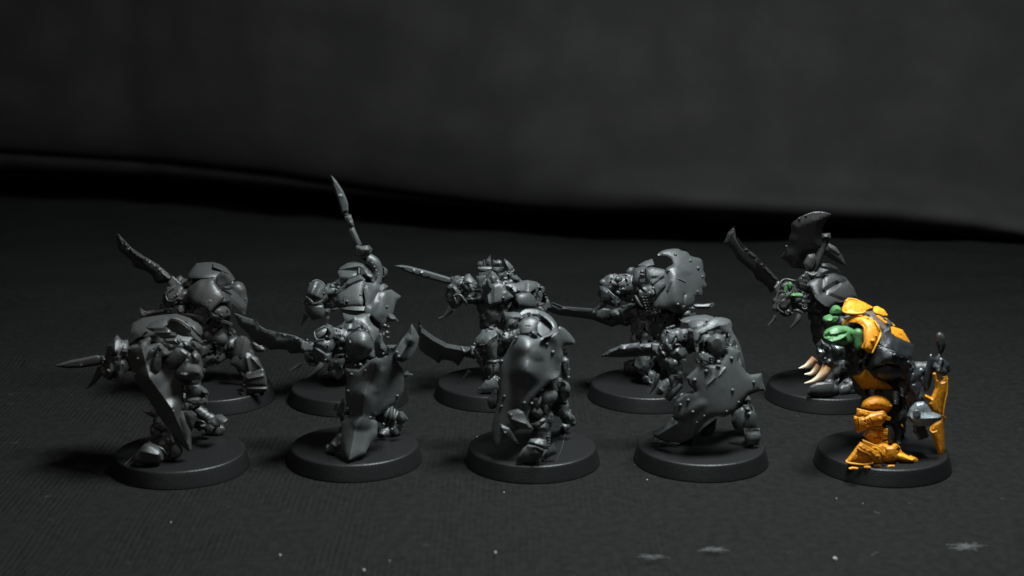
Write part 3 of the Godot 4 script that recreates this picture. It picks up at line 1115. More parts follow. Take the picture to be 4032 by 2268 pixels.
	tb(fig, "boot_strap", m, [[1255, 520, 0, 11], [1340, 524, 0.6, 13], [1400, 558, 0.6, 13], [1442, 606, 0, 9]], 8)
	studs(fig, m, [[1400, 712, -2, 16], [1435, 700, -2, 20]], "buckle_stud")
	boot(k, [430, 1178, 95], [890, 1105, 90], [770, 860, 110])
	pl(fig, "boot_plate", m, [[300, 1140], [340, 1050], [400, 975], [470, 885], [550, 858], [700, 930], [765, 1005], [772, 1140], [640, 1182], [400, 1188]], 1.6, 0.7, {"d": gd(520, 1190) + 0.6, "form": "dome", "round": 1, "dent": 0.1, "creases": [[440, 975, 700, 1030, 0.35, 70]]})
	pl(fig, "greave", m, [[865, 930], [925, 850], [990, 862], [1052, 940], [1062, 1020], [1000, 1082], [865, 1110]], 1.0, 0.7, {"d": gd(950, 1110) + 1.6, "form": "dome", "round": 1, "dent": 0.05})
	tb(fig, "greave_knob", m, [[900, 732, 8.4, 13], [905, 790, 8.8, 20], [922, 840, 8.8, 30]], 10)
	tb(fig, "boot_strap", k, [[560, 840, 9, 20], [650, 900, 10, 24], [760, 950, 10.4, 22], [800, 1010, 10, 16]], 8)
	pl(fig, "knee_guard", m, [[605, 622], [680, 580], [800, 590], [835, 650], [780, 692], [700, 670]], 1.0, 0.6, {"d": 6.6, "form": "dome", "round": 1})
	pl(fig, "shield_fin", m, [[465, 380], [560, 392], [612, 318], [700, 430], [640, 490], [520, 425]], 0.3, 0.5, {"d": 5})
	tb(fig, "toe_scratch", g, [[195, 1185, gd(195, 1185, 4.2), 7], [270, 1110, gd(270, 1110, 4.5), 9], [355, 1012, gd(355, 1020, 5.0), 7]], 6)

# ---- front row, pointed shield with a spine and two horns
func figure_front_ridged_shield():
	start(876, 1216, "grey primed orc miniature with long pointed shield bearing a raised spine and two horns", ROWS)
	frame(1050, 1230, 2.0708)
	var m := "grey_primer"
	var k := "grey_primer"
	bd(fig, "body", k, [
		[760, 190, -3, 150, 860, 440, -3, 150], [860, 440, -3, 145, 860, 660, -3, 125],
		[820, 680, 1, 95, 700, 860, 2, 80], [700, 860, 2, 75, 600, 1040, 1, 58],
		[900, 680, -6, 100, 960, 820, -7, 80], [960, 820, -7, 75, 1060, 890, -8, 56],
		[640, 230, -5, 85, 450, 320, -7, 60], [450, 320, -7, 56, 330, 290, -7, 46], [700, 250, 1, 90, 540, 280, 1, 70],
		[780, 260, 3, 100, 860, 420, 4, 80]], 0.8, 1.4, 0.15)
	# jagged blade in the far hand, pointing left
	pl(fig, "blade", k, [[-264, 10], [-190, 45], [-110, 68], [-85, 55], [-60, 110], [0, 150], [25, 145], [95, 165], [98, 200], [215, 188], [310, 230], [335, 345], [270, 330], [195, 338], [160, 305], [85, 300], [30, 308], [-35, 262], [-60, 272], [-125, 222], [-155, 170], [-225, 110]], 0.7, 0.5, {"d": -7, "form": "lens", "dent": 0.05, "steep": 2.0, "lean": 0.5})
	pl(fig, "blade_spine", m, [[-260, 12], [-180, 42], [-112, 64], [-120, 84], [-190, 62]], 0.3, 0.6, {"d": -5.8, "dent": 0.0})
	pl(fig, "blade_spine", m, [[-60, 112], [0, 150], [25, 148], [20, 172], [-15, 168], [-62, 130]], 0.3, 0.6, {"d": -5.8, "dent": 0.0})
	pl(fig, "blade_spine", m, [[98, 168], [215, 192], [205, 222], [100, 196]], 0.3, 0.6, {"d": -5.6, "dent": 0.0})
	pl(fig, "blade_spine", m, [[222, 192], [305, 232], [290, 262], [212, 222]], 0.3, 0.6, {"d": -5.4, "dent": 0.0})
	fist(fig, k, 330, 280, -5.5, 50, 0.2)
	frame(1150, 1200, 4.0255)
	# head
	var h := bd(fig, "head", k, [
		[540, 480, 2.6, 150, 480, 640, 2.6, 150], [480, 640, 2.6, 140, 420, 820, 2.6, 115], [640, 520, 1.4, 140, 800, 520, 1, 140],
		[270, 830, 3, 74, 300, 900, 3, 74]], 0.38, 0.5, 0.06)
	pl(h, "helmet", m, [[355, 440, 5.6], [400, 388, 5.2], [545, 328, 4.4], [548, 400, 5.6], [512, 470, 6.2], [400, 545, 6.4], [362, 505, 6.2]], 0.3, 0.5, {"dent": 0.04})
	tb(h, "helmet_rim", m, [[352, 430, 5.8, 11], [364, 500, 6.6, 12], [405, 556, 6.9, 12], [520, 545, 6.9, 11]], 8)
	tb(h, "helmet_rim", m, [[352, 428, 5.8, 10], [440, 375, 5.6, 11], [545, 328, 4.8, 10]], 8)
	pl(h, "helmet_side", m, [[555, 310, 4.4], [600, 330, 3.8], [650, 400, 4], [658, 500, 4.6], [605, 545, 6], [580, 515, 6.2], [622, 450, 5.8], [580, 390, 5.8]], 0.4, 0.5)
	pl(h, "cheek_guard", m, [[350, 570, 6.4], [440, 552, 6.8], [560, 578, 6.8], [645, 548, 5.5], [688, 640, 5], [652, 720, 5.6], [545, 770, 6.8], [400, 678, 6.8], [330, 648, 6.2]], 0.5, 0.5, {"rivets": [[565, 645, 0.3]]})
	pl(h, "jaw_guard", m, [[320, 658, 6.2], [420, 684, 7.2], [540, 780, 7.4], [628, 765, 6.2], [612, 900, 6.2], [560, 932, 6.6], [460, 872, 7.2], [390, 800, 7.2]], 0.5, 0.5, {"creases": [[335, 668, 540, 800, 0.35, 30]], "rivets": [[530, 872, 0.3]]})
	studs(h, m, [[395, 830, 6.8, 30], [545, 505, 5.8, 24], [570, 968, 5.5, 18], [235, 560, 3.5, 26], [285, 600, 4, 26], [200, 600, 3, 20]])
	pl(h, "mouth_plate", m, [[195, 780, 4.4], [230, 750, 4.6], [300, 770, 5], [335, 880, 5.2], [215, 900, 4.6]], 0.6, 0.6, {"creases": [[240, 760, 270, 860, 0.5, 40]]})
	tusk(h, m, [[482, 925, 7, 58], [425, 1010, 7.4, 52], [330, 1100, 7.4, 33], [208, 1170, 7, 9]])
	tusk(h, m, [[150, 930, 4, 28], [90, 975, 4, 23], [0, 1025, 4, 14], [-62, 1052, 4, 5]])
	# collar and shoulder
	pl(fig, "collar_plate", m, [[805, 140, 3], [900, 168, 4], [1010, 178, 4], [1130, 148, 3], [1240, 148, 2], [1218, 215, 3], [1255, 310, 4], [1375, 400, 4], [1330, 510, 5.5], [1285, 540, 6], [1200, 420, 6.5], [1110, 325, 6.5], [1060, 305, 6.5], [860, 295, 6], [785, 402, 5.5], [705, 357, 4.5], [795, 315, 5], [832, 240, 4.5]], 0.5, 0.6, {"creases": [[860, 285, 1015, 178, 0.7, 40]], "dent": 0.06})
	pl(fig, "collar_ledge", m, [[868, 405], [900, 380], [1000, 378], [1060, 345], [1092, 362], [985, 422], [880, 428]], 0.4, 0.6, {"d": 6.3})
	pl(fig, "shoulder_plate", m, [[830, 640], [870, 500], [960, 430], [1080, 395], [1200, 430], [1265, 520], [1292, 690], [1265, 740], [1180, 842], [1060, 885], [960, 905], [870, 820]], 3.0, 0.7, {"d": 6.2, "form": "dome", "round": 1, "bumps": [[1125, 620, 105, 0.55]], "dent": 0.1})
	pl(fig, "shoulder_rib", m, [[882, 610], [920, 520], [972, 520], [945, 640], [900, 665]], 0.6, 0.6, {"d": 8.4, "form": "dome", "round": 1})
	studs(fig, m, [[788, 560, 5.6, 58], [762, 695, 5.6, 40], [800, 820, 6.4, 24], [886, 888, 7.2, 20], [1080, 950, 8.4, 34], [1000, 960, 8.4, 24], [940, 950, 8, 22], [660, 1060, 5.5, 26], [780, 1085, 6.5, 24], [730, 1140, 6, 20]])
	# shield with a raised spine
	var s := pl(fig, "shield", "grey_primer", [[838, 1015, 7], [1060, 1022, 8.5], [1150, 960, 9.5], [1250, 885, 10], [1330, 845, 10], [1500, 795, 9.5], [1500, 652, 9], [1655, 650, 7.5], [1612, 765, 8], [1655, 905, 7], [1745, 1034, 4.5], [1794, 1209, 3], [1765, 1384, 3], [1658, 1559, 4.5], [1464, 1676, 7.5], [1357, 1754, 9], [1240, 1796, 10.5], [1330, 1850, 10.5], [1353, 1887, 10], [1348, 2057, 10.5], [1243, 2177, 11.5], [1163, 2347, 12], [893, 2502, 12.5], [813, 2367, 11.5], [783, 2077, 10], [793, 1867, 9], [850, 1790, 9.5], [939, 1744, 10], [861, 1637, 8.5], [842, 1384, 7.5], [865, 1209, 7]], 0.4, 0.8, {
		"form": "flat", "dent": 0.1, "creases": [[1320, 960, 1150, 1430, 1.8, 330], [1150, 1430, 1110, 1800, 1.8, 210], [1000, 1930, 900, 2480, 1.3, 180], [1420, 1050, 1330, 1350, 0.5, 90, 1]],
		"rivets": [[888, 1365, 0.42], [940, 1100, 0.42], [878, 1642, 0.4], [948, 1717, 0.4], [1228, 1785, 0.55], [1668, 1442, 0.36], [1160, 1040, 0.3]]})
	pl(s, "shield_horn", m, [[1310, 690], [1300, 600], [1350, 500], [1412, 418], [1432, 520], [1442, 600], [1502, 690], [1502, 780], [1440, 842], [1370, 852], [1312, 800]], 0.9, 0.6, {"d": 10.6, "dent": 0.04, "creases": [[1412, 430, 1402, 690, 0.9, 70]], "rivets": [[1340, 782, 0.36], [1390, 748, 0.36], [1442, 775, 0.36]]})
	pl(s, "shield_horn", m, [[1610, 770, 7.5], [1640, 720, 7.5], [1700, 610, 7], [1830, 440, 6], [1895, 308, 5], [1940, 380, 4], [2012, 520, 3.5], [2002, 600, 4], [1960, 720, 5], [1860, 860, 6], [1740, 912, 7], [1640, 882, 7.5]], 0.4, 0.6, {"dent": 0.04, "creases": [[1895, 330, 1872, 560, 1.2, 90], [1872, 560, 1690, 860, 1.2, 90]], "rivets": [[1660, 750, 0.4], [1690, 820, 0.4]]})
	pl(s, "shield_spike", m, [[1715, 1130], [1760, 1065], [1830, 1060], [1850, 1100], [1912, 1112], [1840, 1138], [1780, 1160]], 0.5, 0.7, {"d": 4.6})
	studs(s, m, [[1745, 1285, 3.6, 32]])
	studs(fig, m, [[1470, 330, 1, 34], [1520, 350, 1, 28], [1500, 440, 1.5, 34], [1450, 470, 2, 22]])
	frame(1260, 1480, 4.025)
	pl(fig, "knee_guard", m, [[250, 622], [290, 500], [362, 342], [408, 430], [402, 560], [350, 658]], 1.1, 0.6, {"d": 6.6, "form": "dome", "round": 1, "dent": 0.04, "creases": [[362, 350, 330, 560, 0.4, 40]]})
	pl(fig, "knee_guard", m, [[212, 545], [226, 460], [262, 438], [284, 490], [262, 565]], 0.8, 0.5, {"d": 6.2, "form": "dome", "round": 1})
	boot(k, [190, 1208, 80], [400, 1170, 96], [400, 1000, 100])
	pl(fig, "boot_plate", m, [[90, 1205], [168, 1062], [300, 918], [350, 960], [358, 1190], [330, 1220], [200, 1216]], 0.5, 0.6, {"d": gd(220, 1218) + 1.2, "dent": 0.05, "creases": [[165, 1062, 250, 1118, 0.6, 50], [250, 1118, 345, 1070, 0.6, 50]]})
	# far foot seen from behind: ringed ankle and sole
	tb(fig, "leg_wrap", m, [[985, 772, -3, 22], [1040, 640, -2, 30], [1102, 512, -3, 20]], 10)
	tb(fig, "leg_wrap", m, [[1060, 795, -3.4, 32], [1112, 650, -2.4, 38], [1140, 488, -3.4, 28]], 10)
	tb(fig, "leg_wrap", m, [[1120, 805, -3.4, 28], [1165, 660, -2.4, 34], [1182, 530, -3.4, 20]], 10)
	tb(fig, "leg_wrap", m, [[1150, 795, -3.4, 20], [1182, 680, -2.2, 26], [1235, 568, -3.4, 20]], 10)
	boot(k, [1000, 958, 66], [1180, 942, 80], [1210, 760, 120])
	pl(fig, "boot_cuff", m, [[1195, 692], [1258, 580], [1312, 586], [1390, 690], [1302, 784], [1235, 776]], 0.5, 0.9, {"d": -2, "dent": 0.04})
	studs(fig, m, [[1000, 770, -1, 30], [1135, 845, -1.6, 28], [1065, 480, -2, 26]])

# ---- front row, shield with an embossed dome
func figure_front_domed_shield():
	start(1342, 1219, "grey primed orc miniature with crescent cleaver and smoothly domed shield ending in claws", ROWS)
	frame(1700, 1200, 2.0129)
	var m := "grey_primer"
	var k := "grey_primer"
	bd(fig, "body", k, [
		[780, 180, -4, 115, 840, 400, -3, 145], [840, 400, -3, 145, 900, 640, -3, 125],
		[860, 680, 1, 95, 860, 880, 3, 85], [860, 880, 3, 80, 860, 1080, 5, 68],
		[960, 660, -5, 100, 1010, 800, -6, 76], [1010, 800, -6, 66, 1060, 890, -7, 52],
		[700, 230, -6, 85, 560, 350, -8, 60], [560, 350, -8, 56, 400, 400, -8, 44], [740, 260, 0, 80, 520, 320, 1, 66]], 0.8, 1.4, 0.15)
	# crescent cleaver in the far hand
	frame(1520, 960, 2.07)
	pl(fig, "blade", k, [[268, 612], [300, 690], [400, 762], [500, 815], [620, 836], [720, 842], [760, 870], [720, 940], [640, 920], [590, 998], [545, 960], [500, 948], [455, 945], [428, 977], [385, 940], [330, 908], [272, 862], [248, 760]], 0.8, 0.5, {"d": -8, "form": "lens", "dent": 0.05, "steep": 2.4, "lean": 0.5})
	tb(fig, "blade_band", m, [[612, 838, -6.6, 10], [640, 880, -6.2, 14], [680, 862, -6.2, 12], [700, 846, -6.6, 8]], 8)
	fist(fig, k, 745, 880, -6.5, 52, 0.15)
	frame(1840, 1200, 4.0261)
	# head
	var h := bd(fig, "head", k, [
		[380, 520, 2.6, 165, 320, 680, 2.6, 165], [320, 700, 2.6, 150, 260, 880, 2.6, 105], [440, 560, 1.6, 150, 680, 560, 1, 130],
		[180, 720, 3, 76, 230, 900, 3, 62]], 0.38, 0.5, 0.06)
	pl(h, "helmet", k, [[95, 620, 4], [130, 540, 4], [230, 440, 3], [350, 390, 2.5], [440, 370, 2], [470, 420, 3.8], [410, 470, 5.6], [290, 540, 6], [220, 640, 6], [150, 650, 5]], 0.7, 0.6, {"form": "soft", "dent": 0.06})
	pl(h, "helmet_panel", m, [[240, 565, 6.4], [300, 500, 6], [410, 465, 5.6], [465, 425, 5], [455, 475, 6], [390, 522, 6.9], [290, 622, 7.1], [230, 645, 6.7]], 0.3, 0.5, {"dent": 0.03})
	tb(h, "helmet_rim", m, [[200, 640, 6.4, 11], [300, 625, 7.3, 12], [395, 530, 7.2, 12], [470, 470, 6.2, 11]], 8)
	tb(h, "helmet_rim", m, [[465, 400, 4.6, 14], [510, 450, 4.8, 17], [545, 530, 4.8, 17], [520, 592, 5.4, 12]], 8)
	studs(h, m, [[235, 532, 6.2, 20], [112, 622, 4.8, 24], [155, 590, 5.2, 20], [265, 665, 7, 22], [160, 690, 5.8, 18], [230, 430, 3.4, 14]])
	pl(h, "cheek_guard", m, [[305, 640, 6.6], [400, 560, 6.8], [475, 550, 6.2], [472, 700, 6.4], [466, 860, 6.6], [375, 888, 6.8], [330, 760, 6.8]], 0.4, 0.5, {"dent": 0.03})
	tb(h, "tusk_band", m, [[342, 898, 6.4, 26], [420, 906, 7.4, 30], [497, 890, 6.6, 26]], 10)
	pl(h, "ear_guard", m, [[478, 650, 5], [530, 655, 5], [592, 700, 4], [560, 760, 4], [490, 790, 5]], 0.4, 0.6)
	pl(h, "jaw_guard", m, [[90, 730, 4.6], [130, 690, 5.2], [190, 780, 6], [240, 860, 6.2], [268, 1090, 6.4], [238, 1040, 6.2], [180, 880, 5.4], [110, 780, 4.8]], 0.5, 0.5, {"creases": [[130, 700, 240, 1040, 0.4, 40]]})
	studs(h, m, [[340, 890, 6.6, 18], [555, 885, 5.2, 18], [490, 915, 6.2, 18]])
	tusk(h, m, [[442, 955, 6.8, 48], [440, 1040, 7.2, 43], [392, 1128, 7.2, 26], [312, 1205, 7, 6]])
	frame(1700, 1200, 2.0129)
	tusk(h, k, [[300, 530, 2, 20], [275, 560, 2, 13], [242, 594, 2, 3]])
	frame(1840, 1200, 4.0261)
	# collar and neck
	pl(fig, "collar_plate", m, [[575, 110, 3.5], [640, 130, 4], [740, 120, 4], [840, 135, 4], [870, 200, 4.5], [780, 250, 6], [662, 340, 7], [578, 476, 6.5], [550, 470, 6], [600, 390, 6], [625, 260, 5], [600, 180, 4]], 0.3, 0.5, {"creases": [[690, 190, 630, 350, 0.5, 40], [700, 190, 860, 200, 0.4, 30]], "dent": 0.03})
	pl(fig, "collar_rim", m, [[820, 145, 3.4], [900, 82, 2.6], [1010, 70, 1.8], [1180, 95, 1], [1330, 190, 0.6], [1422, 310, 1], [1432, 400, 3], [1400, 445, 5], [1300, 498, 7], [1180, 530, 8], [1180, 508, 8], [1320, 440, 5.5], [1365, 380, 3.4], [1345, 310, 2], [1265, 225, 1.6], [1160, 155, 2], [1010, 128, 2.8], [900, 138, 3.4], [850, 172, 4]], 0.3, 0.8, {"round": 1, "dent": 0.03})
	for b in [[[945, 130], [1000, 125], [1002, 195], [950, 190]], [[1030, 145], [1110, 150], [1110, 190], [1030, 186]], [[1120, 150], [1152, 155], [1168, 250], [1135, 232]]]:
		pl(fig, "buckle", m, b, 0.3, 0.6, {"d": 4.6, "dent": 0.0})
	pl(fig, "neck_plate", m, [[815, 300, 5.4], [880, 235, 5], [990, 198, 4.6], [1090, 222, 4.6], [1142, 270, 4.6], [1112, 340, 5.6], [1090, 400, 6.4], [980, 470, 7], [830, 478, 7]], 0.6, 0.6, {"form": "soft", "dent": 0.05})
	pl(fig, "neck_boss", m, [[920, 325], [1000, 320], [1022, 372], [930, 388]], 0.4, 0.6, {"d": 6.6, "dent": 0.0})
	pl(fig, "neck_boss", m, [[1000, 405], [1050, 370], [1112, 450], [1116, 542], [1010, 492]], 0.4, 0.6, {"d": 6.8, "creases": [[1005, 410, 1110, 500, 0.4, 30]]})
	pl(fig, "shoulder_bowl", k, [[1120, 280, 2], [1200, 200, 1], [1300, 270, 0.5], [1345, 380, 1.5], [1320, 450, 4], [1180, 500, 6], [1110, 420, 5]], -0.8, 0.6, {"form": "soft", "round": 1})
	studs(fig, m, [[650, 400, 6.5, 24], [768, 515, 8, 34], [1150, 60, 0, 30], [1350, 385, 3, 22], [1190, 80, 0, 22]])
	# shield
	var s := pl(fig, "shield", m, [[820, 485, 8], [950, 475, 9], [1040, 522, 9], [1190, 532, 8], [1330, 484, 6], [1420, 424, 4], [1450, 342, 3], [1540, 385, 2.5], [1640, 480, 2.5], [1730, 612, 3], [1640, 640, 3.5], [1540, 640, 4], [1495, 710, 4.5], [1525, 810, 4.5], [1490, 930, 5], [1465, 1110, 5.5], [1440, 1180, 6], [1330, 1220, 7], [1230, 1300, 8], [1140, 1380, 9], [1070, 1470, 9.5], [1000, 1560, 9.5], [982, 1608, 9.5], [932, 1808, 10], [870, 1960, 10.5], [760, 2000, 10.5], [700, 2120, 10.5], [562, 2088, 10], [530, 2180, 9.5], [477, 2278, 9.5], [442, 2268, 9], [392, 2108, 8], [382, 1968, 7.5], [442, 1708, 7.6], [500, 1480, 7.4], [490, 1250, 7], [500, 1000, 7], [560, 880, 7.2], [640, 730, 7.4], [700, 610, 7.6], [770, 530, 7.8]], 0.5, 0.8, {
		"form": "flat", "round": 1, "dent": 0.08, "bumps": [[1105, 790, 110, 0.5]], "creases": [[965, 720, 940, 1050, 2.8, 310, 1], [940, 1050, 890, 1520, 1.3, 270, 1], [1300, 640, 1380, 1050, -0.8, 160, 1]],
		"rivets": [[1255, 620, 0.55], [1355, 748, 0.5], [902, 1553, 0.45], [1022, 1563, 0.4], [587, 1448, 0.4], [542, 1608, 0.4], [545, 890, 0.42], [500, 1172, 0.38]]})
	frame(1900, 1500, 4.025)
	pl(s, "shield_claw", m, [[400, 570], [400, 500], [470, 470], [560, 450], [650, 500], [702, 630], [802, 768], [650, 772], [520, 722], [450, 650]], 0.6, 0.7, {"d": 11.2, "form": "flat", "dent": 0.05, "creases": [[420, 590, 700, 680, 0.5, 60]], "rivets": [[450, 538, 0.45]]})
	pl(s, "shield_claw", m, [[275, 780], [280, 690], [360, 720], [440, 745], [500, 850], [572, 1000], [450, 972], [340, 892]], 0.6, 0.7, {"d": 11.6, "form": "flat", "dent": 0.05, "rivets": [[355, 818, 0.4]]})
	studs(fig, m, [[325, 1000, 8, 22]])
	pl(fig, "hanging_claw", m, [[70, 305], [110, 250], [180, 112], [222, 95], [256, 150], [252, 300], [232, 400], [180, 450], [110, 440], [85, 380]], 1.5, 0.7, {"d": 6.4, "form": "dome", "round": 1, "dent": 0.04, "creases": [[218, 112, 190, 390, 0.4, 50]]})
	# hip and legs
	pl(fig, "hip_plate", m, [[930, 130, 5], [1060, 20, 4], [1180, -20, 2], [1250, 20, 0], [1195, 162, 3], [1100, 132, 5]], 0.6, 0.7, {"form": "soft", "rivets": [[1088, 75, 0.6]]})
	bd(fig, "hip", k, [[1270, 120, -1.5, 130, 1280, 200, -2, 110]], 0.5, 0.5, 0.08)
	tb(fig, "hip_strap", m, [[1190, 30, 3, 14], [1230, 5, 3, 14], [1270, -20, 2, 12]], 8)
	pl(fig, "thigh_plate", m, [[880, 185], [950, 152], [1090, 140], [1172, 170], [1198, 240], [1150, 340], [1040, 402], [960, 480], [920, 420], [900, 260]], 1.4, 0.7, {"d": 5.2, "form": "soft", "round": 1, "dent": 0.05, "creases": [[900, 160, 1170, 165, 0.4, 24]]})
	tb(fig, "thigh_strap", m, [[925, 250, 7, 26], [892, 360, 7.6, 26], [850, 432, 7.2, 18]], 10)
	pl(fig, "knee_guard", k, [[735, 490], [800, 400], [900, 400], [972, 480], [960, 575], [880, 612], [790, 585]], 1.8, 0.7, {"d": 6, "form": "dome", "round": 1, "dent": 0.04})
	pl(fig, "buckle", m, [[978, 490], [990, 410], [1020, 390], [1046, 440], [1010, 492]], 0.6, 0.6, {"d": 7.4})
	pl(fig, "buckle", m, [[1028, 575], [1060, 530], [1122, 540], [1100, 592]], 0.4, 0.6, {"d": 6.4})
	pl(fig, "shin_guard", m, [[740, 700, 7.5], [880, 652, 7.8], [960, 580, 7], [1012, 560, 6.6], [1022, 640, 6.8], [900, 692, 7.8], [760, 722, 7.6]], 0.5, 0.6, {"dent": 0.04})
	pl(fig, "shin_guard", m, [[860, 745, 7.4], [1010, 652, 7], [1062, 720, 6], [1040, 805, 6.4], [960, 808, 7.2]], 0.6, 0.6, {"dent": 0.05})
	boot(k, [760, 1296, 80], [960, 1230, 105], [900, 1010, 120])
	var f := gd(740, 1310)
	pl(fig, "boot_plate", m, [[720, 985], [760, 930], [900, 918], [1012, 950], [1054, 1082], [990, 1092], [850, 1032]], 0.6, 0.6, {"d": f + 1.6, "dent": 0.05, "creases": [[840, 985, 960, 1030, 0.4, 40]]})
	pl(fig, "boot_plate", m, [[530, 1300], [560, 1200], [640, 1080], [720, 1020], [850, 1042], [985, 1100], [930, 1230], [800, 1292], [640, 1312]], 0.9, 0.6, {"d": f + 0.6, "form": "soft", "dent": 0.1, "bumps": [[860, 1130, 90, 0.8]]})
	pl(fig, "heel_plate", m, [[932, 1228], [1000, 1130], [1142, 988], [1180, 1150], [960, 1258]], 0.2, 0.6, {"d": gd(1000, 1250) + 1.6, "dent": 0.02})
	for i in 5:
		tb(fig, "boot_lace", m, [[1010, 850 + i * 44, f - 0.2, 12], [1045, 840 + i * 44, f + 0.4, 13], [1075, 862 + i * 42, f - 0.4, 9]], 8)
	boot(k, [1280, 790, 60], [1400, 720, 62], [1360, 600, 84])
	pl(fig, "boot_cuff", m, [[1210, 482], [1260, 440], [1312, 520], [1322, 585], [1270, 562]], 0.4, 0.6, {"d": -3.2})
	pl(fig, "boot_cuff", k, [[1300, 522], [1370, 480], [1472, 622], [1385, 702], [1330, 662]], 0.5, 1.4, {"d": -3.6})
	tb(fig, "glue_thread", m, [[1312, 840, gd(1312, 840, 4.2), 4], [1290, 920, gd(1290, 920, 4.2), 5], [1262, 1050, gd(1262, 1050, 4.2), 5], [1200, 1200, gd(1200, 1200, 4.2), 4], [1160, 1282, gd(1160, 1282, 4.1), 3]], 5)
	frame(1840, 1200, 4.0261)
	studs(fig, m, [[1535, 712, 2.6, 26], [1550, 775, 2.6, 34], [1612, 1022, 1.5, 22], [1600, 1150, 1.5, 30]])
	pl(fig, "buckle", m, [[1522, 952], [1575, 945], [1592, 1040], [1540, 1052]], 0.4, 0.8, {"d": 2.6})
	bd(fig, "hip_pouch", k, [[1540, 900, 0, 80, 1560, 1120, 0, 70]], 0.5, 0.4, 0.1)

# ---- front row, great hammered shield
func figure_front_hammered_shield():
	start(1783, 1216, "grey primed orc miniature lunging behind a broad rivet edged shield under a curved shoulder hood", ROWS)
	frame(2320, 1200, 2.0132)
	var m := "grey_primer"
	var k := "grey_primer"
	bd(fig, "body", k, [
		[980, 230, -3, 130, 1050, 460, -3, 140], [1050, 460, -3, 140, 1080, 660, -3, 125],
		[1020, 700, 0, 95, 840, 880, 1, 80], [840, 880, 1, 76, 740, 1040, -1, 60],
		[1110, 690, -5, 100, 1220, 850, -6, 80], [1220, 850, -6, 74, 1280, 1020, -5, 56],
		[860, 260, -5, 85, 680, 400, -8, 56], [680, 400, -8, 54, 560, 360, -8, 44], [880, 250, 0, 76, 700, 280, 1, 66],
		[1000, 330, 4, 76, 960, 470, 6, 54], [960, 470, 6, 50, 860, 440, 7, 38]], 0.8, 1.4, 0.15)
	# weapon in the far hand
	pl(fig, "blade", k, [[86, 412], [160, 358], [232, 330], [420, 310], [530, 306], [540, 380], [480, 400], [360, 412], [240, 418]], 0.7, 0.5, {"d": -8, "form": "lens", "dent": 0.03, "steep": 2.2, "lean": 0.5})
	pl(fig, "blade_spine", m, [[228, 345], [250, 322], [400, 304], [415, 358], [280, 384], [250, 380]], 0.3, 0.7, {"d": -6.8, "dent": 0.02, "bumps": [[275, 345, 16, 0.5]]})
	pl(fig, "blade_spine", m, [[413, 316], [528, 310], [528, 366], [418, 374]], 0.3, 0.7, {"d": -7.0, "dent": 0.02})
	fist(fig, k, 545, 345, -6.5, 46, 0.1)
	frame(2540, 1220, 4.026)
	# head
	var h := bd(fig, "head", k, [
		[400, 450, 2.4, 150, 340, 620, 2.4, 150], [340, 620, 2.4, 140, 320, 850, 2.6, 110], [440, 430, 1.4, 120, 660, 400, 0.6, 110],
		[240, 660, 3.4, 60, 250, 740, 3.4, 60], [420, 860, 3.4, 80, 410, 960, 3.4, 70]], 0.38, 0.5, 0.06)
	pl(h, "helmet", m, [[330, 330, 3.8], [390, 345, 4.2], [470, 400, 4.6], [445, 460, 6], [410, 540, 6.6], [440, 630, 6.8], [395, 668, 6.8], [320, 605, 6.2], [275, 520, 5.2], [300, 470, 4.8], [335, 420, 4.4]], 0.5, 0.5, {"dent": 0.05, "creases": [[345, 360, 335, 540, 0.4, 30], [385, 380, 410, 650, 0.5, 40]]})
	tb(h, "helmet_rim", m, [[440, 562, 6.6, 15], [470, 520, 6.9, 18], [492, 448, 6.4, 15]], 8)
	tb(h, "helmet_rim", m, [[450, 560, 6.6, 12], [540, 552, 6.4, 13], [572, 592, 6, 9]], 8)
	tb(h, "brow_ridge", m, [[325, 330, 4, 13], [380, 350, 4.6, 15], [470, 420, 5, 12]], 8)
	pl(h, "snout_guard", m, [[205, 590, 4.8], [240, 570, 5.2], [272, 650, 6.2], [332, 700, 6.6], [290, 737, 6.4], [225, 690, 5.2]], 0.4, 0.5, {"creases": [[225, 580, 300, 720, 0.4, 30]]})
	pl(h, "cheek_guard", m, [[430, 690, 6.6], [480, 622, 6.8], [560, 592, 6.2], [642, 622, 5.2], [684, 700, 4.6], [600, 782, 5.6], [520, 802, 6.4], [430, 772, 6.8]], 0.5, 0.5, {"dent": 0.04, "creases": [[480, 640, 620, 760, 0.4, 50]]})
	pl(h, "jaw_guard", m, [[280, 792, 6.2], [330, 766, 6.6], [420, 776, 7], [482, 860, 7], [462, 960, 6.8], [380, 1000, 6.8], [330, 900, 6.4]], 0.5, 0.5, {"dent": 0.04, "creases": [[380, 780, 400, 990, 0.4, 50]]})
	pl(h, "side_tooth", m, [[530, 800], [602, 790], [652, 800], [612, 882]], 0.5, 0.6, {"d": 6.4, "dent": 0.0})
	pl(h, "chin_guard", m, [[370, 1010, 6.4], [430, 1030, 7], [512, 1050, 6.8], [545, 960, 6.4], [602, 992, 5.8], [634, 1092, 5.4], [560, 1062, 6.2], [480, 1082, 6.8]], 0.4, 0.5)
	studs(h, m, [[310, 722, 6.6, 20], [200, 395, 3, 18], [345, 292, 3, 22]])
	tusk(h, m, [[215, 1020, 4.6, 38], [190, 1090, 5, 43], [140, 1230, 5, 24], [62, 1343, 4.6, 5]])
	tusk(h, m, [[410, 1035, 6.6, 46], [415, 1100, 6.8, 42], [420, 1180, 6.8, 29], [415, 1232, 6.8, 12]])
	tusk(h, m, [[545, 1075, 5.4, 40], [560, 1120, 5.4, 34], [590, 1170, 5, 14]])
	tb(fig, "weapon_grip", k, [[345, 1385, 5, 88], [430, 1300, 5.4, 84], [570, 1175, 5.4, 56]], 14)
	tb(fig, "grip_cap", m, [[340, 1265, 6.6, 20], [385, 1240, 6.9, 20]], 8)
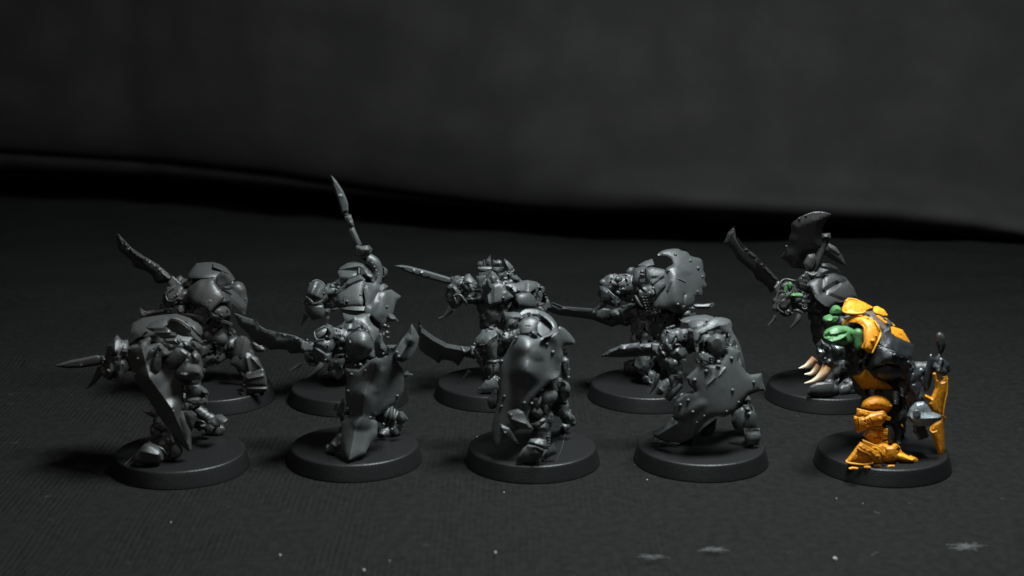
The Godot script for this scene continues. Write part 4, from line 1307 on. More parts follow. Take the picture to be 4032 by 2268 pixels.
	# neck and shoulders
	bd(fig, "neck", m, [[560, 410, 0.6, 100, 700, 410, 0.6, 108]], 0.4, 0.4, 0.02)
	tb(fig, "neck_ring", m, [[730, 345, 3, 24], [740, 440, 3.8, 28], [732, 535, 3, 24]], 10)
	tb(fig, "neck_bolt", m, [[360, 290, 2, 16], [410, 270, 2, 16], [465, 256, 1.5, 18]], 8)
	pl(fig, "collar_plate", m, [[560, 170, -1], [640, 130, -2], [800, 100, -3], [960, 85, -3], [1092, 120, -3], [1010, 168, -1], [850, 168, 0], [700, 202, 0], [600, 197, 0]], 0.5, 0.6, {"form": "soft", "dent": 0.05})
	pl(fig, "hood_flap", m, [[685, 205, 2], [740, 170, 2], [850, 155, 2.6], [960, 165, 2.8], [962, 240, 4], [900, 272, 4.5], [830, 292, 5], [740, 312, 4.5], [700, 270, 3]], 0.5, 0.6, {"form": "soft", "dent": 0.04, "rivets": [[945, 240, 0.36]]})
	pl(fig, "shoulder_hood", m, [[762, 330, 5], [830, 292, 5], [960, 242, 4.5], [1010, 168, 3], [1100, 130, 2], [1200, 123, 1], [1330, 150, 0], [1378, 200, 0], [1372, 320, 1], [1480, 500, 1], [1550, 700, 2], [1602, 960, 3], [1590, 992, 3.5], [1500, 760, 5], [1490, 600, 5.5], [1420, 480, 6], [1340, 372, 6.5], [1250, 322, 7], [1130, 312, 7], [980, 352, 7], [880, 432, 7], [842, 540, 7], [852, 640, 7.5], [822, 690, 7.5], [780, 560, 6.5], [765, 430, 6]], 0.4, 0.6, {"form": "flat", "round": 1, "dent": 0.05, "creases": [[828, 480, 890, 372, 0.8, 42, 1], [890, 372, 1150, 255, 0.8, 42, 1], [1150, 255, 1310, 225, 0.4, 60, 1]]})
	pl(fig, "shoulder_plate", m, [[985, 520], [1000, 470], [1110, 385], [1200, 395], [1270, 460], [1282, 560], [1292, 640], [1262, 712], [1160, 732], [1072, 712], [1040, 650], [1008, 655], [990, 580]], 1.5, 0.7, {"d": 6.2, "cell": 1.7, "round": 1, "dent": 0.08})
	pl(fig, "shoulder_rim", m, [[1250, 540], [1290, 510], [1335, 540], [1272, 562]], 0.4, 0.5, {"d": 6})
	fist(fig, k, 960, 760, 8.5, 84, 0.5)
	studs(fig, m, [[925, 690, 8.5, 26], [985, 702, 8.5, 24], [868, 712, 8, 22], [850, 830, 8.2, 26], [1165, 832, 8.6, 44], [765, 690, 6.5, 22], [838, 558, 6.5, 16]])
	for i in 3:
		tb(fig, "knuckle_band", m, [[1010, 755 + i * 38, 9, 13], [1050, 752 + i * 38, 9.8, 15], [1082, 772 + i * 36, 9.2, 11]], 8)
	# shield
	pl(fig, "shield", m, [[1270, 588, 5], [1400, 597, 4], [1512, 662, 3], [1487, 812, 4], [1560, 930, 3.4], [1610, 1002, 2.6], [1672, 1042, 2], [1850, 1020, 0], [1870, 1150, 0.4], [1918, 1280, 1], [1800, 1290, 2], [1640, 1360, 3.5], [1556, 1447, 4.5], [1422, 1625, 6], [1245, 1705, 8], [1147, 1687, 8.5], [1022, 1731, 9.5], [889, 1847, 10], [818, 1936, 9.5], [756, 2034, 8.5], [551, 2113, 6], [284, 2087, 3.5], [142, 2007, 2], [124, 1971, 2], [267, 1891, 3], [382, 1776, 4], [427, 1705, 4.5], [445, 1669, 5], [471, 1527, 5], [507, 1438, 5.5], [622, 1340, 6], [711, 1314, 6.5], [795, 1287, 7], [690, 1190, 6.6], [665, 1080, 6.4], [770, 980, 6.4], [900, 842, 6.4], [960, 882, 7], [1090, 888, 7.4], [1180, 872, 7.2], [1250, 772, 6.2], [1292, 702, 5.6]], 2.6, 0.8, {
		"form": "soft", "dent": 0.07, "creases": [[200, 1990, 480, 1820, 0.6, 70], [430, 1712, 590, 1770, -0.6, 34], [1180, 1040, 1262, 930, 0.25, 25], [1000, 1180, 1100, 1080, 0.25, 30], [560, 1680, 900, 1500, 0.4, 120, 1]],
		"rivets": [[970, 970, 0.55], [785, 1110, 0.55], [1370, 768, 0.5], [1720, 1142, 0.45], [1385, 1270, 0.42], [684, 1429, 0.42], [560, 1505, 0.42], [756, 1616, 0.42], [1293, 1607, 0.3], [1483, 1463, 0.34], [938, 1680, 0.28], [820, 1783, 0.3], [775, 1300, 0.3]]})
	tb(fig, "shield_strap", m, [[520, 1400, 6.4, 18], [560, 1360, 6.9, 20], [600, 1330, 6.6, 16]], 8)
	frame(2540, 1480, 4.5288)
	boot(k, [330, 1226, 80], [720, 1190, 120], [700, 1050, 120])
	pl(fig, "boot_plate", m, [[85, 1192], [160, 1088], [300, 1142], [500, 1198], [622, 1218], [400, 1240], [110, 1222]], 0.4, 0.6, {"d": gd(300, 1240) + 1.0, "dent": 0.04})
	studs(fig, m, [[515, 1205, gd(515, 1225) + 2.6, 22], [580, 1212, gd(580, 1225) + 2.6, 22]], "toe_rivet")
	pl(fig, "inner_boot_plate", m, [[970, 1052], [1020, 960], [1180, 842], [1282, 760], [1252, 960], [1190, 1042], [1080, 1082]], 0.8, 0.6, {"d": -2, "form": "soft", "rivets": [[1158, 922, 0.32]]})
	# rear leg
	pl(fig, "thigh_plate", m, [[1540, 822, -0.5], [1600, 650, -0.5], [1740, 560, -0.5], [1785, 640, 0], [1832, 800, 0.4], [1772, 900, 0.6], [1762, 1012, 0.4], [1640, 1002, 0], [1580, 930, -0.4]], 0.7, 0.6, {"form": "soft", "dent": 0.1})
	pl(fig, "thigh_plate", m, [[1782, 720, 0.4], [1900, 610, -0.6], [1985, 690, -1], [2002, 850, -0.6], [2045, 962, -0.6], [1900, 952, 0.6], [1772, 955, 1], [1775, 880, 1]], 0.6, 0.6, {"form": "soft", "dent": 0.1})
	tb(fig, "knee_ring", m, [[1838, 498, 1.6, 13], [1890, 558, 1.8, 15], [1912, 625, 1.4, 9]], 8)
	studs(fig, m, [[1825, 600, 0.6, 52], [1780, 545, 1, 16], [1775, 590, 1.2, 14], [1825, 640, 2, 16]])
	pl(fig, "boot_cuff", m, [[1760, 942, 1.4], [1900, 952, 1.6], [2052, 942, 0], [2052, 986, 0], [1900, 1002, 1.8], [1764, 988, 1.6]], 0.3, 0.6, {"dent": 0.03, "rivets": [[1900, 978, 0.3], [2030, 962, 0.3]]})
	boot(k, [1850, 1248, 70], [1960, 1200, 90], [1900, 1050, 120])
	pl(fig, "boot_plate", m, [[1770, 1012], [1850, 1006], [2000, 1002], [2062, 1052], [2042, 1150], [1950, 1222], [1810, 1256], [1780, 1150]], 1.1, 0.6, {"d": gd(1850, 1255) + 1.0, "form": "soft", "dent": 0.06})

# ---- front row, painted in orange, green and black
func figure_front_orange():
	start(2259, 1229, "orc miniature painted with orange armour, green skin, black steel shoulder and ivory tusks", ROWS)
	frame(3080, 1130, 1.8111)
	var o := "orange_paint"
	var yl := "yellow_paint"
	var bs := "black_steel"
	var k := "black_primer"
	bd(fig, "body", k, [
		[640, 330, -3, 150, 700, 560, -3, 150], [700, 560, -3, 150, 690, 720, -3, 130],
		[650, 740, 2, 85, 660, 860, 4, 80], [660, 870, 4, 76, 680, 1120, 6, 66],
		[780, 720, -6, 100, 800, 900, -6, 84], [800, 900, -6, 80, 830, 1130, -5, 62],
		[560, 480, 0, 110, 640, 660, 0, 130], [640, 660, 0, 120, 740, 740, 0, 110],
		[500, 300, -6, 74, 440, 260, -8, 56], [600, 380, 0, 90, 500, 400, 0, 76], [640, 560, 2, 90, 580, 640, 1, 80]], 0.8, 1.4, 0.1)
	bd(fig, "near_arm", bs, [[800, 500, 2.6, 100, 900, 640, 2.6, 84], [900, 640, 2.8, 84, 945, 790, 3.4, 64], [945, 790, 3.4, 60, 965, 900, 4.4, 60], [930, 700, 4.4, 40, 960, 780, 4.6, 36]], 0.5, 0.6, 0.12)
	frame(3180, 1160, 4.2609)
	# head: green brow above a black steel muzzle with ivory tusks
	var gr := "green_skin"
	var h := bd(fig, "head", gr, [
		[430, 660, 3.4, 105, 620, 660, 3, 125], [340, 690, 4, 78, 440, 630, 4.4, 84], [620, 650, 3, 125, 740, 700, 2, 120],
		[560, 620, 4.6, 70, 680, 640, 3.8, 70]], 0.36, 0.4, 0.05)
	bd(h, "neck", gr, [[850, 640, 3.4, 72, 848, 870, 3.6, 72], [850, 640, 2.4, 84, 848, 870, 2.4, 84]], 0.36, 0.3, 0.03)
	pl(h, "face", gr, [[262, 720, 4.6], [300, 610, 4.6], [450, 540, 4.4], [560, 530, 4.2], [700, 575, 3.4], [770, 640, 3], [762, 800, 3.4], [640, 862, 5], [560, 840, 5.6], [400, 812, 6], [330, 792, 5.8]], 1.2, 0.8, {"form": "soft", "round": 1, "dent": 0.06, "creases": [[300, 700, 480, 685, -0.6, 34], [480, 685, 640, 640, -0.5, 34], [350, 800, 560, 740, 0.7, 46], [560, 740, 640, 690, 0.5, 36], [650, 700, 700, 845, 0.5, 44], [560, 560, 700, 640, 0.3, 60]], "bumps": [[590, 770, 50, -0.9], [345, 665, 24, -0.5]]})
	pl(h, "muzzle", bs, [[150, 850, 3.5], [240, 765, 5], [300, 805, 6], [400, 850, 7], [600, 890, 6.5], [640, 960, 6], [632, 1100, 6], [520, 1180, 6.4], [400, 1260, 6.6], [280, 1160, 6], [160, 1050, 4.5]], 0.8, 0.7, {"dent": 0.35})
	pl(h, "muzzle_plate", "bright_steel", [[395, 850], [602, 890], [515, 1012]], 0.5, 0.5, {"d": 7.6, "dent": 0.05})
	pl(h, "muzzle_plate", "bright_steel", [[170, 905], [340, 942], [330, 1022], [220, 1052]], 0.4, 0.5, {"d": 6.0, "dent": 0.1})
	pl(h, "muzzle_plate", bs, [[265, 1142], [390, 1060], [442, 1122], [400, 1192], [330, 1192]], 0.5, 0.5, {"d": 7.4, "dent": 0.1})
	pl(h, "muzzle_plate", "bright_steel", [[440, 1152], [500, 1112], [622, 1110], [612, 1162], [480, 1182]], 0.4, 0.5, {"d": 7.2, "dent": 0.1})
	tb(h, "muzzle_rim", bs, [[225, 765, 5.4, 20], [270, 830, 6.6, 24], [365, 892, 7, 15]], 8)
	studs(h, "bright_steel", [[290, 1070, 7, 26], [370, 1110, 7.6, 24], [200, 1080, 5.4, 20]], "muzzle_stud")
	frame(3080, 1130, 1.8111)
	var ivory := [Color(0.30, 0.16, 0.08), Color(0.66, 0.55, 0.40)]
	tusk(h, "bone", [[322, 570, 6.5, 38], [292, 622, 7, 35], [232, 668, 7, 19], [158, 687, 6.5, 3]], ivory)
	tusk(h, "bone", [[262, 562, 5, 25], [240, 592, 5, 23], [205, 618, 5, 14], [158, 622, 5, 3]], ivory)
	tusk(h, "bone", [[232, 512, 3, 27], [205, 540, 3, 26], [168, 566, 3, 16], [118, 580, 3, 3]], ivory)
	frame(3180, 1160, 4.2609)
	# muscles of the far shoulder
	pl(fig, "far_arm", gr, [[268, 440], [290, 390], [420, 345], [530, 350], [545, 420], [480, 495], [380, 532], [300, 512]], 1.8, 1.6, {"d": -4, "form": "dome", "round": 1, "dent": 0.05})
	pl(fig, "far_shoulder", gr, [[380, 342], [420, 240], [490, 195], [572, 230], [580, 330], [530, 345]], 1.4, 1.6, {"d": -4.6, "form": "dome", "round": 1, "dent": 0.05})
	# orange shoulder armour
	pl(fig, "collar_plate", o, [[585, 245, -1], [610, 200, -2], [640, 110, -4], [700, 65, -5], [830, 85, -5], [960, 140, -6], [1095, 215, -5], [965, 265, -1], [945, 312, 1], [800, 328, 1], [640, 312, 1]], 0.8, 0.8, {"dent": 0.08, "creases": [[650, 130, 830, 120, 0.4, 24], [830, 120, 1060, 220, 0.4, 24], [660, 220, 880, 170, -0.4, 30], [640, 250, 900, 240, 0.4, 40]]})
	tb(fig, "collar_trim", yl, [[590, 262, 0, 17], [640, 302, 1.2, 20], [800, 318, 1.6, 22], [935, 302, 1.6, 19], [965, 266, 0, 13]], 8)
	tb(fig, "collar_trim", yl, [[638, 118, -3.4, 14], [700, 72, -4.6, 16], [830, 92, -4.6, 14]], 8)
	pl(fig, "chest_plate", o, [[590, 515, 0], [620, 450, 0], [700, 382, 0], [850, 350, 1], [1000, 370, 2], [1120, 430, 3], [1180, 530, 4], [1230, 640, 4], [1190, 770, 5.5], [1082, 985, 6.5], [1000, 970, 6.5], [915, 890, 6.5], [945, 820, 6.5], [942, 560, 5.5], [900, 500, 4.5], [800, 462, 3], [690, 462, 1.5]], 0.7, 0.9, {"dent": 0.06, "rivets": [[1090, 772, 0.6], [1150, 690, 0.35], [1010, 400, 0.3]]})
	tb(fig, "chest_trim", yl, [[1125, 440, 3.6, 12], [1180, 535, 4.8, 14], [1225, 640, 4.9, 16], [1188, 765, 6.3, 16], [1085, 975, 7.2, 12]], 8)
	tb(fig, "chest_trim", yl, [[900, 505, 5.2, 10], [950, 560, 6.4, 12], [958, 800, 7.3, 13], [930, 880, 7.2, 11]], 8)
	tb(fig, "chest_trim", yl, [[595, 510, 0.6, 13], [630, 455, 0.8, 16], [705, 390, 0.8, 14], [850, 358, 1.8, 10]], 8)
	pl(fig, "strap", "brown_leather", [[960, 292, 1], [1090, 290, 0], [1200, 400, 1], [1332, 540, 2], [1270, 592, 3.5], [1180, 480, 3], [1080, 372, 2]], 0.3, 0.6, {"dent": 0.04})
	pl(fig, "back_plate", yl, [[1110, 282, -2], [1120, 220, -4], [1180, 205, -5], [1290, 260, -6], [1348, 345, -6], [1280, 352, -4], [1150, 312, -2]], 0.7, 0.8, {"dent": 0.15})
	pl(fig, "back_plate", o, [[1150, 357, -1], [1200, 340, -3], [1330, 400, -5], [1472, 520, -6], [1380, 547, -3], [1290, 472, -1]], 0.6, 0.8, {"dent": 0.12})
	pl(fig, "back_plate", o, [[1390, 550, 1], [1450, 552, -2], [1600, 600, -4], [1725, 802, -4], [1600, 762, 0], [1480, 702, 2], [1400, 642, 2]], 0.6, 0.8, {"dent": 0.08, "creases": [[1420, 595, 1600, 715, -0.6, 26], [1430, 645, 1590, 745, 0.4, 24]]})
	# black steel shoulder and arm
	pl(fig, "shoulder_plate", bs, [[1195, 800, 5.5], [1230, 680, 5], [1280, 590, 4], [1395, 540, 3], [1412, 650, 4], [1500, 722, 3.5], [1730, 820, 1], [1792, 860, 0], [1792, 1000, 1], [1760, 1062, 4], [1600, 1012, 6], [1400, 922, 7], [1250, 852, 6.5]], 1.0, 0.8, {"dent": 0.6, "form": "soft"})
	pl(fig, "shoulder_plate", bs, [[1040, 1150, 5], [1100, 1000, 5.5], [1170, 852, 6], [1300, 892, 7], [1460, 962, 7.5], [1640, 1062, 6.5], [1722, 1150, 5], [1702, 1300, 5], [1650, 1290, 6], [1500, 1180, 7.5], [1350, 1150, 8], [1180, 1190, 7.5], [1060, 1250, 6]], 0.9, 0.8, {"dent": 0.7, "form": "soft", "rivets": [[1450, 1012, 0.5], [1690, 1132, 0.4], [1580, 1045, 0.3]]})
	pl(fig, "upper_arm", bs, [[1040, 1262, 4], [1180, 1202, 5.5], [1350, 1162, 6], [1500, 1200, 5.6], [1650, 1302, 4], [1500, 1422, 4.6], [1250, 1452, 5], [1100, 1382, 4]], 1.4, 0.8, {"dent": 0.4, "form": "soft"})
	tb(fig, "shoulder_seam", bs, [[1180, 852, 6.4, 9], [1450, 962, 8.2, 11], [1600, 1032, 7.4, 11], [1758, 1100, 4.6, 8]], 8)
	studs(fig, "bright_steel", [[1780, 1290, 3, 46], [1820, 1360, 3.4, 40], [1900, 1270, 2, 44], [1860, 1400, 3, 40]], "elbow_lump")
	frame(3080, 1130, 1.8111)
	pl(fig, "back_spike", bs, [[1000, 742], [1012, 640], [1030, 540], [1056, 468], [1088, 510], [1078, 600], [1060, 700], [1040, 745]], 0.8, 0.7, {"d": 2.4, "form": "lens", "round": 1, "dent": 0.05})
	pl(fig, "hook", k, [[1098, 400], [1100, 335], [1125, 318], [1160, 345], [1168, 425], [1140, 480], [1120, 500], [1112, 450]], 0.9, 0.7, {"d": 1, "form": "lens", "round": 1, "dent": 0.05})
	bd(fig, "far_hand", bs, [[1110, 520, 2, 30, 1160, 560, 2, 34], [1100, 570, 3, 28, 1150, 610, 3, 28], [1175, 590, 2, 24], [1130, 520, 3, 20, 1115, 600, 4, 18], [1120, 480, 1, 14, 1115, 530, 1.6, 14]], 0.35, 0.3, 0.1)
	bd(fig, "far_forearm", k, [[960, 590, -2, 60, 1110, 560, 0, 34]], 0.5, 0.4, 0.1)
	studs(fig, yl, [[1130, 600, 4, 9], [1150, 640, 4, 8]], "paint_blob")
	# waist and legs
	pl(fig, "belly_plate", o, [[500, 640, 0], [560, 625, 3], [600, 590, 4], [640, 625, 4], [740, 675, 3], [790, 725, 2], [700, 735, 3], [560, 725, 2]], 0.8, 0.8, {"dent": 0.25, "form": "soft"})
	frame(3300, 1480, 3.813)
	pl(fig, "knee_cap", o, [[355, 492], [370, 420], [440, 350], [580, 302], [700, 320], [790, 390], [818, 480], [740, 562], [660, 528], [500, 532]], 2.0, 0.8, {"d": 6, "form": "dome", "round": 1, "dent": 0.08, "rivets": [[790, 452, 0.36]]})
	pl(fig, "knee_guard", o, [[290, 498], [380, 520], [470, 540], [490, 592], [400, 624], [280, 604]], 0.4, 0.7, {"d": 8.4, "dent": 0.04})
	pl(fig, "knee_guard", o, [[240, 652], [250, 615], [390, 628], [480, 582], [600, 550], [680, 535], [732, 600], [702, 690], [640, 742], [520, 752], [420, 802], [310, 852], [275, 852], [250, 740]], 0.7, 0.7, {"d": 8.8, "form": "flat", "dent": 0.06, "creases": [[290, 650, 310, 740, -0.5, 16], [310, 740, 300, 820, -0.6, 16], [395, 680, 450, 720, -0.5, 16], [485, 650, 520, 725, -0.6, 16]], "rivets": [[630, 645, 0.6]]})
	tb(fig, "knee_trim", yl, [[288, 500, 9, 10], [380, 525, 9.6, 11], [470, 545, 9.6, 11], [600, 552, 9.8, 11], [682, 540, 9.6, 10], [730, 600, 9.2, 9]], 8)
	tb(fig, "knee_trim", yl, [[246, 620, 9, 9], [320, 630, 9.7, 10], [395, 630, 9.8, 10], [430, 700, 9.8, 8]], 8)
	pl(fig, "knee_tab", yl, [[720, 602], [792, 630], [772, 668], [710, 662]], 0.3, 0.6, {"d": 7.6})
	pl(fig, "shin_guard", o, [[385, 902], [450, 812], [560, 762], [660, 752], [702, 800], [692, 950], [662, 1062], [560, 1022], [450, 962]], 1.0, 0.7, {"d": 7.6, "form": "soft", "dent": 0.05, "creases": [[510, 812, 660, 832, -0.45, 16], [560, 932, 660, 932, -0.45, 16], [600, 860, 640, 960, -0.4, 16]]})
	pl(fig, "calf_guard", bs, [[682, 742], [740, 715], [822, 780], [852, 900], [842, 1012], [740, 1052], [692, 1002]], 1.2, 0.7, {"d": 6.6, "form": "dome", "round": 1, "dent": 0.05})
	for b in [[715, 822], [712, 872], [704, 932], [716, 1006]]:
		pl(fig, "calf_buckle", yl, [[b[0] - 34, b[1] - 20], [b[0] + 34, b[1] - 22], [b[0] + 30, b[1] + 18], [b[0] - 32, b[1] + 20]], 0.3, 0.5, {"d": 8.4, "dent": 0.05})
	var fd := gd(400, 1335)
	boot(o, [250, 1318, 80], [780, 1275, 100], [640, 1100, 110])
	pl(fig, "boot_plate", o, [[120, 1292], [180, 1220], [290, 1072], [360, 1128], [475, 1178], [530, 1302], [400, 1334], [200, 1314]], 0.7, 0.7, {"d": fd + 0.8, "dent": 0.06, "form": "flat", "creases": [[255, 1280, 320, 1210, -0.4, 14]]})
	pl(fig, "boot_plate", o, [[345, 1006], [480, 1086], [612, 1150], [645, 1290], [600, 1312], [530, 1300], [475, 1180], [360, 1124], [290, 1072]], 0.5, 0.7, {"d": fd + 1.4, "dent": 0.05, "rivets": [[590, 1205, 0.5]]})
	pl(fig, "boot_plate", o, [[370, 966], [450, 1002], [640, 1082], [702, 1180], [718, 1252], [660, 1264], [632, 1170], [500, 1092], [380, 1000]], 0.5, 0.7, {"d": fd + 1.0, "dent": 0.05})
	tb(fig, "boot_trim", yl, [[350, 1010, fd + 2.0, 9], [480, 1090, fd + 2.4, 10], [612, 1152, fd + 2.4, 10]], 8)
	tb(fig, "boot_trim", yl, [[374, 970, fd + 1.6, 9], [500, 1020, fd + 2.0, 10], [640, 1084, fd + 2.0, 10], [700, 1180, fd + 1.8, 9]], 8)
	tb(fig, "boot_trim", yl, [[125, 1270, fd + 1.2, 16], [140, 1300, fd + 1.6, 16], [250, 1320, fd + 1.9, 14], [400, 1332, fd + 1.9, 13], [530, 1306, fd + 1.6, 11]], 8)
	tb(fig, "boot_trim", yl, [[292, 1076, fd + 1.4, 9], [362, 1128, fd + 1.9, 10], [475, 1180, fd + 1.9, 10], [490, 1230, fd + 1.8, 8]], 8)
	pl(fig, "heel_plate", o, [[710, 1072], [868, 1060], [892, 1250], [850, 1272], [720, 1282]], 0.6, 0.8, {"d": fd - 0.4, "form": "flat", "dent": 0.04})
	boot(o, [1150, 1285, 26], [900, 1260, 60], [860, 1120, 90])
	pl(fig, "toe_claw", yl, [[890, 1192], [940, 1165], [1060, 1215], [1202, 1262], [1190, 1292], [1080, 1297], [900, 1262]], 0.7, 0.6, {"d": gd(1050, 1295) + 0.6, "form": "dome", "round": 1})
	for p in [[230, 1395, 80], [440, 1378, 70], [600, 1352, 64], [790, 1362, 70]]:
		var d := gd(p[0], p[1], 4.1)
		bd(fig, "paint_blob", yl, [[p[0] - p[2] * 0.7, p[1], d, p[2] * 0.30, p[0] + p[2] * 0.7, p[1] - 6, d, p[2] * 0.26], [p[0], p[1] - 8, d, p[2] * 0.36]], 0.3, 0.3, 0.1)
	for p in [[880, 1040, 24], [900, 1130, 20], [960, 740, 24]]:
		bd(fig, "paint_blob", yl, [[p[0], p[1], 4.5, p[2], p[0] + 20, p[1] + 30, 4.2, p[2] * 0.7]], 0.3, 0.3, 0.08)
	for i in 6:
		tb(fig, "coil", "bright_steel", [[808 + i * 3, 252 + i * 34, 5.6, 10], [860, 240 + i * 34, 6.6, 11], [908 - i, 256 + i * 34, 5.8, 9]], 8)
		if i < 4:
			tb(fig, "coil", "bright_steel", [[930, 180 + i * 34, 5.6, 9], [965, 196 + i * 34, 6.2, 10], [990, 214 + i * 34, 5.4, 8]], 8)
	pl(fig, "elbow_guard", "bright_steel", [[1050, 602], [1090, 500], [1180, 410], [1290, 398], [1350, 450], [1420, 552], [1552, 600], [1542, 652], [1380, 752], [1200, 762], [1080, 682]], 1.0, 0.8, {"d": 7.2, "form": "flat", "dent": 0.06, "creases": [[1090, 650, 1545, 625, 0.9, 90]]})
	tb(fig, "elbow_bolt", bs, [[1180, 570, 8.2, 62], [1180, 570, 9.6, 62], [1180, 570, 9.9, 50]], 14)
	fist(fig, bs, 1240, 830, 5.5, 120, 1.2)
	# cleaver hanging from the near hand
	pl(fig, "blade", o, [[1418, -30], [1440, -55], [1490, -50], [1530, 40], [1560, 70], [1590, 10], [1610, -50], [1645, 20], [1642, 240], [1602, 420], [1582, 590], [1630, 622], [1592, 652], [1592, 800], [1602, 1100], [1582, 1242], [1530, 1266], [1500, 1170], [1460, 1060], [1382, 830], [1370, 790], [1440, 700], [1552, 640], [1480, 570], [1400, 540], [1352, 420], [1372, 380], [1240, 282], [1260, 255], [1400, 320], [1460, 180], [1450, 90]], 0.8, 0.6, {"d": 3.4, "form": "lens", "dent": 0.06, "steep": 2.2})
	tb(fig, "blade_trim", yl, [[1640, 40, 3.8, 10], [1638, 240, 3.8, 11], [1600, 420, 3.8, 11], [1580, 585, 3.8, 10]], 8)
	tb(fig, "blade_trim", yl, [[1375, 800, 4, 14], [1420, 850, 4.4, 16], [1490, 830, 4.6, 14]], 8)
	tb(fig, "blade_trim", yl, [[1580, 1240, 4, 12], [1545, 1250, 4.3, 16], [1520, 1200, 4.2, 12]], 8)

# ---- back row
func figure_back_blade_over_shoulder():
	start(513, 1049, "black primed orc miniature holding a notched blade slanting up over its head", ROWS)
	frame(180, 880, 2.337)
	var m := "black_primer"
	var k := "black_primer"
	var g := "black_primer"
	bd(fig, "body", k, [
		[1520, 600, -2, 200, 1480, 880, -1, 200], [1480, 880, -1, 200, 1500, 1130, -1, 170],
		[1420, 1150, 2, 120, 1330, 1400, 3, 100], [1330, 1400, 3, 95, 1250, 1600, 3, 76],
		[1640, 1080, -4, 120, 1800, 1180, -4, 100], [1800, 1180, -4, 95, 1880, 1420, -4, 80],
		[1380, 620, -5, 100, 1230, 560, -6, 66], [1420, 660, 0, 110, 1240, 660, 1, 84]], 0.8, 1.4, 0.15)
	boot(k, [1180, 1690, 60], [1300, 1660, 70], [1260, 1560, 70])
	# rear leg at the right
	boot(g, [1850, 1565, 60], [1960, 1545, 66], [1900, 1440, 76])
	pl(fig, "thigh_plate", m, [[1735, 1070, 0], [1800, 1035, 0], [1850, 1050, 0], [1882, 1100, 0], [1870, 1230, 1], [1800, 1262, 1.4], [1720, 1222, 1]], 0.8, 0.6, {"form": "soft", "dent": 0.06, "creases": [[1840, 1060, 1800, 1240, 0.4, 40]]})
	pl(fig, "knee_guard", m, [[1690, 1290], [1740, 1200], [1850, 1180], [1950, 1240], [2000, 1340], [1960, 1400], [1850, 1400], [1780, 1350]], 0.9, 0.6, {"d": 1, "form": "soft", "dent": 0.08, "creases": [[1850, 1240, 1880, 1390, 0.6, 30], [1900, 1240, 1990, 1340, 0.4, 24]]})
	pl(fig, "knee_spike", m, [[1890, 1090], [1960, 1100], [2032, 1165], [1980, 1190], [1920, 1180]], 0.5, 0.6, {"d": -1, "form": "lens", "round": 1})
	pl(fig, "boot_plate", g, [[1840, 1410], [1900, 1372], [2000, 1330], [2032, 1440], [2042, 1540], [1960, 1562], [1850, 1574], [1838, 1500]], 0.8, 0.6, {"d": gd(1930, 1570) + 0.8, "form": "soft", "dent": 0.06, "creases": [[1860, 1430, 2010, 1400, 0.4, 24], [1850, 1500, 2020, 1500, -0.4, 20]]})
	# blade and hand
	pl(fig, "blade", k, [[655, 90], [700, 135], [770, 210], [880, 290], [1000, 360], [1130, 460], [1185, 540], [1150, 570], [1110, 545], [1040, 555], [1005, 540], [980, 480], [925, 440], [850, 412], [810, 400], [795, 350], [720, 285], [672, 245], [652, 180]], 0.7, 0.5, {"d": -5, "form": "lens", "dent": 0.03, "steep": 2.4, "lean": 0.35})
	pl(fig, "blade_spine", g, [[665, 100], [770, 212], [762, 240], [720, 212], [672, 160]], 0.3, 0.6, {"d": -2.8, "lean": 0.35, "dent": 0.02})
	pl(fig, "blade_spine", m, [[775, 222], [890, 300], [928, 328], [902, 365], [830, 312], [762, 250]], 0.3, 0.6, {"d": -3.2, "lean": 0.35, "dent": 0.02})
	for i in 3:
		pl(fig, "blade_notch", m, [[925 + i * 46, 318 + i * 28], [955 + i * 46, 335 + i * 28], [930 + i * 46, 385 + i * 28], [900 + i * 46, 362 + i * 28]], 0.3, 0.6, {"d": -3.6, "dent": 0.0})
	pl(fig, "blade_spine", m, [[1060, 425], [1135, 480], [1195, 540], [1150, 545], [1040, 460]], 0.3, 0.6, {"d": -3.8, "dent": 0.02})
	fist(fig, k, 1190, 560, -4, 60, 0.7)
	# head
	frame(640, 1020, 4.2614)
	var h := bd(fig, "head", k, [
		[170, 580, 1.6, 140, 110, 700, 1.6, 120], [220, 600, 1.4, 130, 380, 640, 0.6, 140], [20, 780, 2, 66, 110, 830, 2, 66]], 0.4, 0.5, 0.06)
	pl(h, "helmet", m, [[50, 640, 4], [70, 560, 4], [130, 490, 3.4], [200, 465, 3], [292, 480, 3.4], [305, 560, 4.6], [255, 650, 5.4], [165, 712, 5.4], [85, 690, 4.8]], -0.5, 0.6, {"form": "soft", "round": 1, "dent": 0.05})
	tb(h, "helmet_rim", m, [[80, 690, 5, 13], [55, 620, 4.6, 13], [80, 550, 4.4, 13], [140, 492, 4, 13], [215, 468, 3.6, 12]], 8)
	tb(h, "helmet_rim", m, [[85, 692, 5.2, 13], [165, 714, 5.8, 14], [250, 655, 5.8, 12]], 8)
	studs(h, m, [[240, 600, 5, 30], [205, 620, 5.4, 22], [265, 580, 4.6, 22], [425, 740, 3.5, 20], [470, 795, 4, 16]])
	pl(h, "cheek_guard", m, [[230, 830, 4.4], [280, 780, 4.4], [340, 790, 4], [375, 860, 4.2], [350, 910, 4.6], [270, 920, 4.8]], 0.6, 0.6, {"form": "soft"})
	pl(h, "jaw_guard", m, [[-60, 800, 3], [0, 790, 3.6], [70, 830, 4.2], [165, 830, 4.6], [150, 862, 4.6], [40, 862, 4], [-50, 840, 3]], 0.3, 0.6)
	frame(180, 880, 2.337)
	tusk(h, k, [[1110, 790, 3, 26], [1040, 815, 3, 20], [960, 830, 2, 12], [880, 795, 2, 3]])
	pl(fig, "collar_plate", k, [[840, 890], [870, 780], [900, 815], [990, 800], [1050, 800], [1240, 850], [1140, 880], [960, 860]], 0.4, 0.6, {"d": -1})
